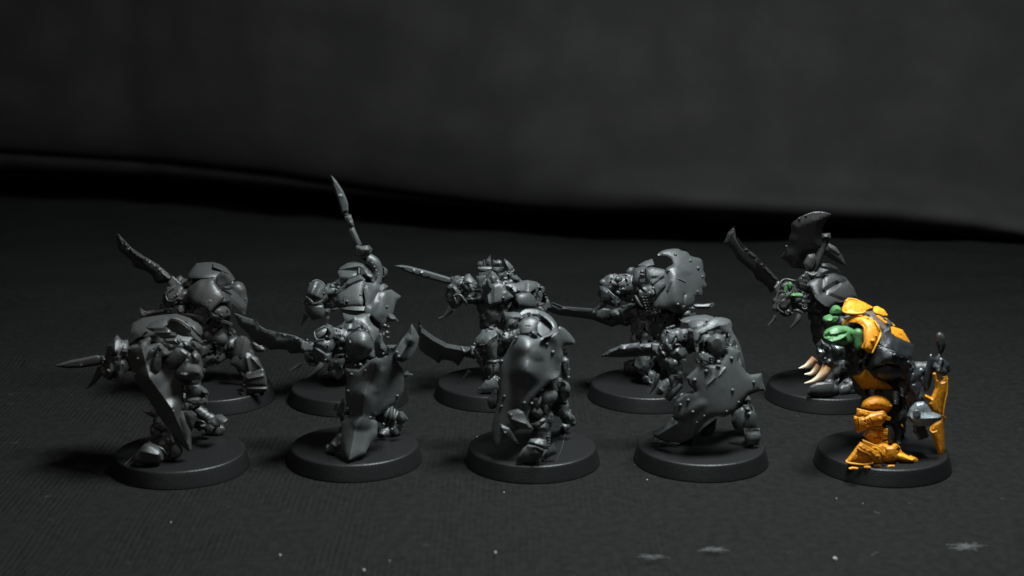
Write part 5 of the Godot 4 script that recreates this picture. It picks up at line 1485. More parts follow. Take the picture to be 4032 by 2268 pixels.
	frame(640, 1020, 4.2614)
	# layered back and shoulder plates
	pl(fig, "back_plate", m, [[440, 322, 2], [420, 270, 0], [500, 150, -1], [560, 80, -2], [700, 62, -3], [850, 60, -3], [1010, 190, -1], [905, 292, 3], [700, 320, 4]], 0.8, 0.7, {"form": "soft", "dent": 0.1})
	pl(fig, "back_plate", g, [[850, 62, -1], [960, 90, -2], [1060, 150, -3], [1150, 250, -3], [1212, 342, -3], [1180, 372, -1], [1085, 235, 1], [990, 192, 1], [850, 132, 1]], 0.4, 0.6, {"dent": 0.04})
	pl(fig, "shoulder_plate", m, [[395, 660, 3], [420, 500, 3], [560, 390, 3.4], [640, 345, 3.4], [720, 340, 3.6], [900, 302, 3], [880, 370, 4], [882, 420, 4.6], [940, 500, 4.6], [980, 532, 4.6], [1050, 640, 4.6], [790, 902, 7], [670, 802, 6.6], [520, 762, 5]], 1.5, 0.7, {"form": "soft", "dent": 0.12, "creases": [[600, 380, 480, 700, 0.4, 110, 1]]})
	pl(fig, "shoulder_plate", m, [[770, 622, 6.6], [840, 560, 6.2], [950, 527, 5.4], [990, 572, 5.4], [1057, 652, 5.4], [802, 892, 7.6], [702, 802, 7.6], [690, 702, 7.4]], 0.4, 0.6, {"dent": 0.06, "bumps": [[810, 710, 40, 0.3]]})
	pl(fig, "dished_plate", m, [[870, 402], [880, 312], [960, 242], [1060, 242], [1172, 342], [1150, 432], [1080, 462], [920, 482]], -0.9, 0.6, {"d": 3.4, "form": "soft", "round": 1})
	pl(fig, "shoulder_strip", m, [[930, 482], [1150, 440], [1222, 490], [1100, 522], [980, 512]], 0.3, 0.6, {"d": 4.4})
	pl(fig, "side_slab", m, [[960, 502, 4], [1150, 512, 2], [1260, 602, 0], [1412, 782, -1], [1382, 942, 0], [1200, 772, 3], [1050, 622, 5]], 0.5, 0.8, {"dent": 0.05, "creases": [[1100, 530, 1380, 850, 0.5, 60]]})
	pl(fig, "side_lobe", m, [[850, 862, 5.6], [930, 802, 5.4], [1050, 792, 4.4], [1130, 872, 3.6], [1142, 962, 3.6], [1040, 992, 5], [850, 922, 6]], 1.0, 0.7, {"form": "dome", "round": 1, "dent": 0.1})
	pl(fig, "side_lobe", m, [[840, 900, 6.4], [960, 910, 6.4], [1080, 930, 5], [1100, 960, 5], [960, 980, 6.4]], 0.8, 0.6, {"form": "dome", "round": 1})
	studs(fig, m, [[1390, 668, -2, 26], [1100, 850, 5, 24], [1175, 355, -1, 18]])
	bd(fig, "back_hump", k, [[1250, 520, -5, 150, 1320, 720, -5, 120]], 0.6, 0.5, 0.1)
	pl(fig, "belt_plate", m, [[310, 942, 4.6], [400, 905, 5], [760, 932, 6], [772, 1002, 6], [680, 1130, 5.6], [520, 1000, 5.6]], 0.6, 0.6, {"form": "soft", "dent": 0.06})
	for b in [[[780, 952], [900, 992], [890, 1022], [782, 985]], [[905, 990], [950, 1000], [945, 1055], [900, 1040]], [[955, 1015], [1060, 1040], [1170, 1085], [1165, 1118], [1050, 1080], [955, 1050]]]:
		pl(fig, "belt_link", m, b, 0.4, 0.6, {"d": 5.4, "dent": 0.02})
	bd(fig, "skirt", k, [[760, 1260, 2, 130, 980, 1340, 0, 120]], 0.5, 0.4, 0.05)

func figure_back_raised_blade():
	start(861, 1051, "grey primed orc miniature raising a narrow segmented blade upright above its head", ROWS)
	frame(1080, 650, 2.0693)
	var m := "grey_primer"
	var k := "grey_primer"
	bd(fig, "body", k, [
		[680, 1050, -2, 150, 720, 1320, -2, 140], [720, 1320, -2, 140, 740, 1480, -2, 115],
		[680, 1480, 2, 90, 560, 1600, 3, 76], [560, 1600, 3, 72, 500, 1690, 3, 56],
		[780, 1480, -4, 90, 840, 1660, -4, 62], [600, 1090, 0, 84, 420, 1100, 1, 66],
		[760, 960, -5, 74, 845, 870, -5, 48], [845, 870, -5, 44, 770, 760, -5, 42]], 0.8, 1.4, 0.15)
	boot(k, [410, 1728, 34], [500, 1715, 44], [500, 1640, 48])
	boot(k, [760, 1720, 40], [850, 1700, 46], [840, 1640, 50])
	pl(fig, "boot_plate", "grey_primer", [[345, 1722], [385, 1690], [420, 1672], [480, 1690], [470, 1730], [400, 1738]], 0.5, 0.6, {"d": gd(420, 1735) + 1.0})
	# blade
	pl(fig, "blade", "grey_primer", [[460, 80], [480, 98], [512, 135], [560, 210], [585, 265], [602, 315], [604, 378], [550, 396], [520, 300], [492, 215], [472, 165]], 0.7, 0.5, {"d": -6, "form": "lens", "dent": 0.02, "steep": 2.2, "bumps": [[525, 258, 22, 0.5]]})
	pl(fig, "blade_neck", k, [[555, 398], [592, 380], [610, 410], [580, 425]], 0.3, 0.6, {"d": -6.4})
	pl(fig, "blade_segment", "grey_primer", [[572, 422], [622, 402], [642, 462], [650, 502], [618, 512], [596, 492]], 0.4, 0.6, {"d": -6, "dent": 0.02, "bumps": [[625, 480, 16, 0.5]]})
	pl(fig, "blade_segment", m, [[608, 516], [648, 504], [672, 560], [712, 650], [680, 690], [650, 640], [615, 565]], 0.4, 0.6, {"d": -6, "dent": 0.02})
	fist(fig, m, 725, 715, -4.5, 58, 0.3)
	tb(fig, "gauntlet", k, [[760, 760, -4, 48], [815, 800, -4, 50], [842, 870, -4, 44], [835, 960, -3, 38]], 14)
	pl(fig, "gauntlet_cuff", m, [[665, 680], [690, 665], [770, 655], [800, 690], [760, 712], [715, 735], [690, 720]], 0.5, 0.6, {"d": -2.4})
	for i in 5:
		rivet(fig, P(785 + i * 15, 768 + i * 30, -1.8), 0.34, m)
	frame(1160, 1000, 4.2609)
	# head
	var h := bd(fig, "head", k, [
		[370, 600, 2.4, 160, 320, 780, 2.4, 150], [340, 800, 2.4, 140, 350, 980, 2.4, 115], [460, 660, 1.4, 130, 700, 600, 0.6, 110], [240, 760, 3.2, 60, 250, 940, 3.2, 66]], 0.38, 0.5, 0.06)
	pl(h, "helmet", m, [[200, 645, 4.4], [240, 520, 4], [300, 450, 3.4], [380, 430, 3], [480, 490, 3.4], [522, 560, 4.4], [482, 660, 5.8], [472, 750, 6.2], [400, 762, 6.6], [330, 702, 6.8], [260, 722, 6.2]], 0.7, 0.6, {"form": "soft", "round": 1, "dent": 0.05, "creases": [[430, 500, 320, 680, 0.5, 34], [485, 560, 405, 740, 0.5, 40], [350, 460, 275, 660, 0.4, 30]]})
	tb(h, "helmet_rim", m, [[298, 458, 3.8, 11], [380, 436, 3.4, 13], [470, 480, 3.8, 13], [505, 535, 4.4, 11]], 8)
	tb(h, "tooth_guard", m, [[198, 720, 5.2, 19], [250, 762, 6, 23], [302, 812, 6.6, 19]], 8)
	tb(h, "tooth_guard", m, [[240, 802, 6, 16], [340, 832, 6.8, 19], [485, 780, 6.4, 14]], 8)
	studs(h, m, [[255, 515, 4, 18], [240, 628, 4.8, 18], [140, 810, 3.6, 24], [210, 850, 5, 24], [490, 655, 6, 24]])
	pl(h, "jaw_guard", k, [[180, 832, 5], [230, 852, 6], [300, 862, 6.4], [480, 862, 6], [502, 1000, 6], [460, 1082, 6], [330, 1102, 5.8], [240, 1022, 5.4]], 0.8, 0.6, {"form": "soft", "dent": 0.08})
	pl(h, "neck_guard", m, [[490, 932], [592, 920], [602, 990], [500, 1022]], 0.4, 0.6, {"d": 5.4})
	pl(h, "neck_guard", m, [[502, 1042], [602, 1022], [572, 1170], [520, 1172]], 0.4, 0.6, {"d": 5})
	tusk(h, k, [[190, 1030, 4, 48], [160, 1100, 4, 30], [106, 1220, 4, 5]])
	# shoulders and back
	pl(fig, "shoulder_plate", m, [[750, 242, -2], [870, 162, -3], [1060, 120, -4], [1100, 140, -4], [1240, 240, -4], [1332, 342, -3], [1352, 470, -2], [1300, 462, 0], [1220, 332, 0], [1150, 232, 0], [1080, 202, 0], [900, 232, 0], [780, 262, 0]], 0.4, 0.6, {"dent": 0.05})
	pl(fig, "shoulder_plate", k, [[720, 300, 0], [745, 275, 0], [1050, 292, 1], [1052, 342, 2], [900, 412, 2.6], [760, 402, 2]], 0.5, 0.6, {"form": "soft", "dent": 0.15})
	pl(fig, "shoulder_plate", m, [[1100, 252], [1190, 250], [1250, 332], [1332, 382], [1290, 442], [1200, 382], [1110, 342]], 0.5, 0.6, {"d": 1.8, "bumps": [[1160, 290, 30, -0.5]]})
	tb(fig, "shoulder_peg", m, [[1082, 230, 1.4, 18], [1076, 330, 2.2, 18]], 8)
	pl(fig, "collar_plate", m, [[660, 472], [752, 412], [762, 520], [700, 482]], 0.3, 0.6, {"d": 2.4})
	studs(fig, m, [[630, 540, 1.8, 50], [730, 560, 3, 34], [690, 600, 3.4, 26]])
	pl(fig, "chest_plate", m, [[680, 652, 5], [800, 542, 4.5], [900, 432, 4], [1090, 347, 3], [1182, 430, 3.5], [1150, 560, 5.5], [1130, 702, 6.5], [1150, 792, 7], [1140, 872, 7], [780, 882, 7], [720, 802, 6]], 0.4, 0.6, {"form": "flat", "dent": 0.06, "creases": [[720, 632, 900, 500, 0.8, 44], [900, 500, 1150, 402, 0.8, 44]], "rivets": [[1105, 682, 0.3]]})
	tb(fig, "chest_bolt", m, [[842, 692, 7.2, 20], [836, 792, 7.6, 18]], 8)
	studs(fig, m, [[875, 792, 7.2, 30], [790, 822, 7, 28], [825, 840, 7.4, 20]])
	pl(fig, "belt_plate", m, [[600, 937, 5.5], [720, 902, 6.5], [1020, 882, 7.5], [1182, 885, 7.5], [1162, 950, 8], [1000, 945, 8], [820, 928, 8], [760, 927, 7]], 0.3, 0.6, {"dent": 0.03})
	pl(fig, "waist_plate", k, [[800, 940, 6.6], [1160, 955, 7], [1182, 1002, 6.6], [1000, 1002, 7], [820, 1002, 6.6]], 0.3, 0.6)
	pl(fig, "back_plate", m, [[1150, 562, 5.5], [1190, 487, 4], [1320, 490, 3], [1365, 460, 2], [1440, 522, 1], [1500, 500, 0], [1567, 545, -1], [1500, 622, 1], [1620, 602, 0], [1782, 715, -1], [1700, 792, 0], [1662, 942, 1], [1642, 1030, 2], [1600, 1120, 2.6], [1480, 1202, 4], [1300, 1062, 6], [1182, 1002, 7], [1190, 802, 7]], 0.8, 0.6, {"form": "soft", "dent": 0.12, "creases": [[1210, 500, 1290, 760, 0.5, 80], [1400, 650, 1290, 850, -0.7, 70], [1290, 850, 1270, 1040, 0.7, 80], [1520, 640, 1480, 1000, 0.6, 100]], "rivets": [[1545, 882, 0.45]]})
	pl(fig, "back_spike", m, [[1530, 1042], [1570, 1010], [1650, 1020], [1742, 1132], [1560, 1132]], 0.5, 0.7, {"d": 4, "dent": 0.03})
	studs(fig, m, [[1520, 1210, 3, 46], [1555, 1310, 3, 36], [1490, 1330, 3.4, 30], [1560, 1400, 3, 34]])

func figure_back_spiked_crown():
	start(1240, 1039, "grey primed orc miniature with low narrow blade and upright fins along its shoulders", ROWS)
	frame(1520, 960, 2.07)
	var m := "grey_primer"
	var k := "grey_primer"
	bd(fig, "body", k, [
		[960, 380, -2, 150, 1030, 600, -2, 150], [1030, 600, -2, 150, 1030, 860, -2, 130],
		[980, 880, 2, 90, 900, 1010, 2, 76], [900, 1010, 2, 72, 860, 1140, 2, 52],
		[1090, 880, -4, 96, 1130, 1100, -4, 66], [830, 420, 0, 88, 650, 400, 1, 70],
		[830, 520, -1, 84, 860, 660, -1, 76], [800, 360, -6, 74, 620, 350, -7, 48], [1180, 420, -3, 110, 1240, 520, -3, 80]], 0.8, 1.4, 0.15)
	boot(k, [790, 1212, 34], [880, 1205, 44], [880, 1120, 48])
	pl(fig, "boot_plate", m, [[755, 1218], [775, 1160], [810, 1115], [905, 1110], [912, 1190], [830, 1215]], 0.3, 0.6, {"d": gd(820, 1220) + 1.0, "dent": 0.03})
	boot(k, [1060, 1200, 34], [1140, 1190, 44], [1130, 1110, 48])
	pl(fig, "blade", m, [[68, 177], [120, 172], [182, 180], [330, 218], [480, 262], [560, 288], [560, 335], [480, 322], [330, 282], [205, 245], [120, 208]], 0.7, 0.5, {"d": -7, "form": "lens", "dent": 0.02, "steep": 2.2, "bumps": [[240, 228, 20, 0.4], [285, 238, 12, 0.3]]})
	fist(fig, k, 590, 325, -5.5, 58, 0.25)
	frame(1740, 980, 4.2614)
	# head
	var h := bd(fig, "head", k, [
		[310, 620, 1.8, 160, 220, 760, 1.8, 150], [220, 780, 1.8, 150, 230, 880, 1.8, 120], [340, 740, 1.4, 150, 620, 740, 0.6, 150], [150, 680, 2.8, 60, 140, 820, 2.8, 60]], 0.38, 0.5, 0.06)
	pl(h, "helmet", m, [[368, 480, 4], [400, 440, 3.6], [460, 418, 3], [510, 480, 3.6], [562, 542, 4.4], [500, 602, 5.4], [430, 562, 5.6], [380, 572, 5.2]], 0.6, 0.6, {"form": "soft", "dent": 0.06})
	bd(h, "helmet_knob", m, [[365, 580, 4.6, 40, 425, 660, 4.6, 46], [450, 550, 4.8, 46]], 0.3, 0.3, 0.03)
	pl(h, "visor", m, [[108, 655, 4.2], [190, 602, 4.6], [322, 732, 5.8], [290, 745, 6], [180, 695, 5]], 0.3, 0.5, {"dent": 0.03})
	tb(h, "jaw_ring", m, [[195, 790, 5.4, 16], [300, 770, 6, 19], [382, 862, 6.2, 19], [412, 912, 6, 15], [400, 955, 5.6, 9]], 8)
	tb(h, "jaw_ring", m, [[200, 790, 5.4, 13], [230, 862, 5.8, 15], [242, 925, 5.6, 10]], 8)
	studs(h, m, [[460, 800, 5.6, 32], [330, 700, 6, 18], [205, 785, 5.8, 16]])
	tusk(h, k, [[160, 1000, 4, 68], [110, 1060, 4, 50], [30, 1140, 4, 24], [-60, 1165, 4, 8]])
	# fins along the shoulders
	pl(fig, "shoulder_fin", m, [[600, 242], [620, 222], [692, 218], [690, 302], [610, 302]], 0.3, 1.0, {"d": 1, "dent": 0.02})
	pl(fig, "shoulder_fin", m, [[700, 195], [720, 190], [738, 282], [708, 286]], 0.2, 1.0, {"d": 1, "dent": 0.0})
	pl(fig, "shoulder_fin", m, [[742, 292], [745, 190], [815, 110], [832, 302]], 0.3, 1.0, {"d": 0, "dent": 0.0})
	pl(fig, "shoulder_fin", m, [[850, 302], [855, 190], [900, 212], [950, 190], [1006, 215], [1002, 302]], 0.3, 1.0, {"d": 0, "dent": 0.02})
	pl(fig, "shoulder_horn", m, [[1052, 312], [1045, 170], [1130, 235], [1196, 310], [1192, 402], [1120, 412], [1070, 352]], 0.4, 0.9, {"d": 0, "dent": 0.03, "creases": [[1055, 200, 1150, 400, 0.4, 50]]})
	pl(fig, "shoulder_band", k, [[600, 312], [690, 302], [835, 308], [842, 352], [740, 402], [620, 382]], 0.4, 0.7, {"d": 2.2, "form": "soft"})
	pl(fig, "shoulder_band", m, [[620, 412], [700, 402], [832, 362], [760, 452], [640, 447]], 0.4, 0.6, {"d": 3.2})
	pl(fig, "shoulder_band", k, [[850, 312], [1040, 312], [960, 410], [950, 470], [890, 410], [850, 360]], 0.4, 0.6, {"d": 3})
	pl(fig, "chest_plate", m, [[575, 467, 4], [640, 452, 4.2], [747, 452, 4.8], [692, 580, 5], [662, 672, 5], [600, 652, 4.6], [585, 542, 4.2]], 0.4, 0.6, {"form": "flat", "dent": 0.03})
	pl(fig, "chest_plate", m, [[758, 472, 5], [840, 380, 4.6], [900, 412, 4.6], [952, 490, 5], [900, 552, 6], [850, 582, 6.2], [800, 522, 6]], 0.5, 0.6, {"dent": 0.03, "creases": [[845, 390, 860, 570, 0.3, 60]]})
	pl(fig, "shoulder_claw", m, [[740, 542], [770, 472], [832, 560], [842, 662], [816, 708], [770, 652], [745, 592]], 1.0, 0.7, {"d": 7.2, "form": "dome", "round": 1, "dent": 0.02})
	pl(fig, "shoulder_plate", m, [[678, 692, 4.6], [700, 592, 5], [760, 522, 5.4], [850, 575, 6], [960, 572, 5.6], [1052, 612, 5], [1082, 692, 5.4], [1202, 802, 5.4], [1080, 862, 6.6], [960, 907, 7], [790, 962, 7], [720, 892, 6.4], [690, 822, 5.4]], 0.9, 0.6, {"form": "soft", "dent": 0.06, "creases": [[745, 640, 790, 930, 0.5, 50], [890, 640, 880, 890, 0.4, 70]], "bumps": [[1080, 740, 44, 0.4]], "rivets": [[1030, 818, 0.45]]})
	for b in [[[958, 422], [1080, 392], [1090, 442], [962, 502]], [[962, 512], [1092, 452], [1110, 520], [990, 550]]]:
		pl(fig, "shoulder_strip", m, b, 0.4, 0.6, {"d": 4.4, "dent": 0.03})
	pl(fig, "shoulder_claw", m, [[1130, 422], [1200, 442], [1328, 525], [1270, 548], [1190, 542], [1132, 482]], 0.9, 0.7, {"d": 2.2, "form": "dome", "round": 1})
	tb(fig, "shoulder_ring", m, [[1110, 370, 2.8, 11], [1150, 397, 3.2, 13], [1200, 370, 2.8, 11], [1207, 338, 2.4, 8]], 8)
	pl(fig, "back_plate", m, [[1050, 572, 4], [1120, 557, 3], [1280, 550, 1.5], [1440, 530, 0], [1582, 560, -1], [1602, 642, -1], [1510, 702, 2], [1480, 732, 3], [1380, 707, 4], [1230, 722, 5.5], [1190, 672, 5], [1130, 622, 5], [1060, 612, 4.5]], 0.4, 0.6, {"form": "flat", "dent": 0.04, "creases": [[1430, 545, 1430, 705, -0.4, 30]], "rivets": [[1285, 692, 0.5], [1180, 640, 0.25], [1480, 715, 0.3]]})
	pl(fig, "side_plate", m, [[1240, 762, 5.2], [1340, 742, 5.2], [1480, 742, 3.8], [1562, 832, 2.4], [1592, 962, 2.4], [1500, 1002, 4.4], [1290, 967, 5.8], [1240, 882, 5.8]], 1.2, 0.7, {"form": "soft", "dent": 0.05})
	for b in [[[1290, 972], [1420, 962], [1402, 1012], [1310, 1022]], [[955, 932], [1030, 920], [1092, 962], [1060, 1002], [960, 992]], [[960, 1042], [1012, 1030], [992, 1150], [965, 1232], [955, 1200]], [[1100, 932], [1172, 900], [1150, 962], [1110, 1012]]]:
		pl(fig, "belt_plate", m, b, 0.4, 0.6, {"d": 5.2, "dent": 0.04})
	studs(fig, m, [[1740, 812, -1, 24], [1610, 832, 1, 20], [1620, 642, -1, 30], [1640, 722, -1, 26], [1640, 1005, 1, 46]])

func figure_back_riveted_cape():
	start(1640, 1043, "grey primed orc miniature with tall hooked shield of smooth plate rising behind its head", ROWS)
	frame(2100, 940, 2.07)
	var m := "grey_primer"
	var k := "grey_primer"
	bd(fig, "body", k, [
		[1080, 400, -2, 140, 1060, 620, -2, 140], [1060, 620, -2, 140, 1020, 860, -2, 130],
		[960, 880, 2, 94, 900, 1030, 2, 76], [900, 1030, 2, 68, 1010, 1200, 4, 50],
		[1120, 880, -4, 96, 1160, 1160, -4, 66], [930, 470, 0, 88, 720, 440, 1, 74],
		[900, 560, -3, 76, 720, 620, -5, 66], [720, 620, -5, 62, 560, 620, -6, 44],
		[900, 700, -1, 84, 880, 820, -1, 76]], 0.8, 1.4, 0.15)
	boot(k, [1030, 1262, 30], [1100, 1250, 40], [1090, 1180, 44])
	boot(k, [800, 1090, 60], [980, 1085, 64], [900, 1010, 70])
	# weapon
	pl(fig, "blade", k, [[100, 562], [148, 518], [240, 560], [488, 575], [600, 590], [760, 640], [820, 690], [760, 715], [700, 700], [640, 720], [560, 690], [480, 660], [380, 645], [200, 622], [130, 595]], 0.7, 0.5, {"d": -7, "form": "lens", "dent": 0.03, "steep": 2.2, "lean": 0.5})
	pl(fig, "blade_spine", m, [[150, 520], [240, 555], [490, 575], [490, 618], [420, 622], [260, 602]], 0.3, 0.6, {"d": -5.6, "lean": 0.5, "dent": 0.02, "bumps": [[245, 578, 16, 0.4]]})
	fist(fig, k, 570, 610, -5, 56, 0.1)
	frame(2340, 960, 4.026)
	# head
	var h := bd(fig, "head", k, [
		[280, 640, 1.8, 160, 220, 780, 1.8, 140], [360, 640, 1.6, 150, 600, 640, 0.6, 150], [150, 640, 2.4, 66, 140, 740, 2.4, 60], [200, 820, 1.8, 120, 320, 900, 1.8, 100]], 0.38, 0.5, 0.06)
	studs(h, m, [[370, 560, 5, 50], [320, 632, 5.2, 42], [372, 772, 5.4, 36], [455, 495, 3.4, 18], [262, 585, 4.6, 24], [165, 926, 4.4, 18], [320, 915, 5.2, 18], [600, 892, 4, 18]], "helmet_knob")
	pl(h, "helmet", k, [[130, 652, 3.4], [180, 570, 3], [260, 570, 3.6], [282, 690, 4.6], [200, 722, 4.4]], 0.5, 0.5)
	pl(h, "jaw_guard", m, [[85, 672, 3.4], [140, 682, 4.2], [222, 722, 5], [332, 852, 5.8], [352, 872, 5.8], [300, 902, 5.8], [120, 902, 4.6], [100, 802, 4]], 0.5, 0.5, {"dent": 0.05})
	tb(h, "jaw_band", m, [[220, 730, 5.6, 13], [280, 800, 6.2, 15], [350, 870, 6.2, 11]], 8)
	tb(h, "jaw_band", m, [[262, 770, 5.8, 10], [310, 820, 6.3, 12], [362, 855, 6.2, 9]], 8)
	pl(h, "chin_fin", k, [[100, 902], [220, 932], [180, 1002], [60, 1062], [0, 1092], [40, 1012]], 0.3, 0.5, {"d": 3})
	tb(h, "strap", m, [[650, 820, 4.4, 18], [690, 900, 5, 24], [722, 962, 5, 20], [772, 1002, 4.6, 10]], 8)
	# mail under the arm, ring by ring
	for r in 6:
		for c in 4:
			tb(fig, "mail_ring", k, [[745 + c * 50 + r * 14, 830 + r * 44, 4.4, 10], [768 + c * 50 + r * 14, 848 + r * 44, 5.0, 12], [790 + c * 50 + r * 14, 834 + r * 44, 4.4, 10]], 6)
	# pauldron
	pl(fig, "shoulder_block", k, [[510, 442], [560, 382], [632, 380], [602, 560], [530, 562]], 0.4, 0.9, {"d": 0})
	pl(fig, "shoulder_plate", m, [[598, 582, 3], [640, 402, 2], [740, 367, 2], [862, 357, 2.5], [802, 400, 4], [722, 442, 5], [712, 542, 5.5], [722, 642, 5.5], [800, 742, 5.5], [852, 782, 5.5], [770, 762, 4.5], [690, 692, 4], [605, 647, 3]], 0.3, 0.6, {"dent": 0.03})
	pl(fig, "shoulder_plate", m, [[700, 342, 1], [800, 282, 0], [920, 245, -1], [952, 332, 1], [862, 347, 2], [720, 347, 2]], 0.3, 0.6, {"dent": 0.03})
	pl(fig, "shoulder_plate", m, [[822, 402, 4.5], [900, 372, 4], [1112, 412, 4], [1162, 520, 5.5], [1142, 652, 6.5], [1052, 742, 7], [980, 862, 7], [930, 702, 6.5], [880, 622, 6], [830, 522, 5.5]], 1.0, 0.6, {"form": "soft", "dent": 0.06, "creases": [[920, 505, 1090, 500, 0.6, 50], [1090, 500, 890, 660, 0.4, 34]], "rivets": [[935, 702, 0.55], [880, 782, 0.4]]})
	pl(fig, "buckle", m, [[722, 420], [802, 415], [802, 520], [730, 512]], 0.3, 0.7, {"d": 6.0, "dent": 0.0, "creases": [[730, 470, 800, 470, -0.3, 24]]})
	pl(fig, "buckle", m, [[720, 562], [802, 560], [806, 602], [720, 607]], 0.3, 0.7, {"d": 6.0, "dent": 0.0})
	# shield
	pl(fig, "shield", m, [[988, 187, -1], [1060, 125, -2], [1150, 95, -2], [1320, 80, -3], [1400, 120, -3], [1480, 135, -3], [1532, 207, -3], [1702, 240, -5], [1727, 332, -5], [1732, 442, -5], [1767, 492, -5], [1742, 572, -5], [1797, 677, -5], [1700, 692, -3], [1722, 752, -2.5], [1712, 832, -2], [1592, 822, 1], [1592, 922, 2], [1480, 1042, 4], [1500, 1082, 4.5], [1380, 1102, 5.5], [1250, 1092, 6], [1170, 1032, 6], [930, 1042, 5], [940, 902, 5.5], [1000, 802, 6], [1090, 652, 6], [1150, 502, 6], [1122, 402, 5], [1262, 332, 3], [1232, 232, 1], [1130, 182, 0]], 1.2, 0.7, {
		"form": "soft", "round": 1, "dent": 0.1, "creases": [[1300, 480, 1330, 900, 1.6, 210, 1], [1180, 402, 1330, 352, 0.4, 50, 1], [1330, 352, 1500, 452, 0.4, 60, 1], [1215, 602, 1160, 742, 0.5, 28], [1355, 560, 1440, 602, 0.4, 18], [1430, 802, 1415, 980, -0.6, 34], [1500, 850, 1490, 1000, 0.7, 80, 1]],
		"rivets": [[1285, 167, 0.48], [1520, 264, 0.48], [1640, 382, 0.58], [1712, 517, 0.4], [1325, 957, 0.48], [1175, 422, 0.38], [1635, 755, 0.34]]})
	pl(fig, "back_spike", m, [[1560, 972], [1640, 960], [1720, 965], [1897, 945], [1907, 980], [1790, 1037], [1600, 1032]], 0.5, 0.8, {"d": 2, "dent": 0.02})
	studs(fig, m, [[1555, 1025, 3.4, 34], [1500, 1020, 3.6, 24], [1270, 1112, 5, 30], [1155, 1337, 4, 22], [1270, 1302, 4, 22], [1110, 1207, 4, 24], [1165, 1157, 4.4, 18], [1345, 1190, 4.6, 20]])
	bd(fig, "boss", m, [[1440, 1110, 3.6, 66, 1475, 1105, 3.6, 62]], 0.35, 0.3, 0.02)
	pl(fig, "belt_plate", m, [[1380, 1172], [1480, 1152], [1600, 1100], [1622, 1132], [1500, 1182], [1390, 1187]], 0.4, 0.7, {"d": 4.4, "dent": 0.1})
	pl(fig, "hip_plate", m, [[1370, 1205, 3], [1500, 1192, 3], [1600, 1142, 2], [1720, 1120, 1], [1892, 1172, 0], [1700, 1182, 2], [1500, 1252, 3.6], [1400, 1252, 3.4]], 0.4, 0.6)
	pl(fig, "knife", m, [[985, 1075], [1030, 1110], [1110, 1220], [1142, 1332], [1100, 1352], [1040, 1200]], 0.6, 0.6, {"d": 2.6, "form": "lens", "dent": 0.02})
	tb(fig, "knife_bolt", m, [[1160, 1345, 3.4, 14], [1210, 1320, 3.4, 14], [1275, 1300, 3, 18]], 8)
	frame(2540, 1220, 4.026)
	pl(fig, "boot_plate", m, [[170, 1310], [200, 1222], [280, 1130], [372, 1150], [345, 1322], [190, 1326]], 0.3, 0.7, {"d": gd(260, 1326) + 1.0, "dent": 0.03, "creases": [[210, 1225, 300, 1310, 0.4, 40]]})

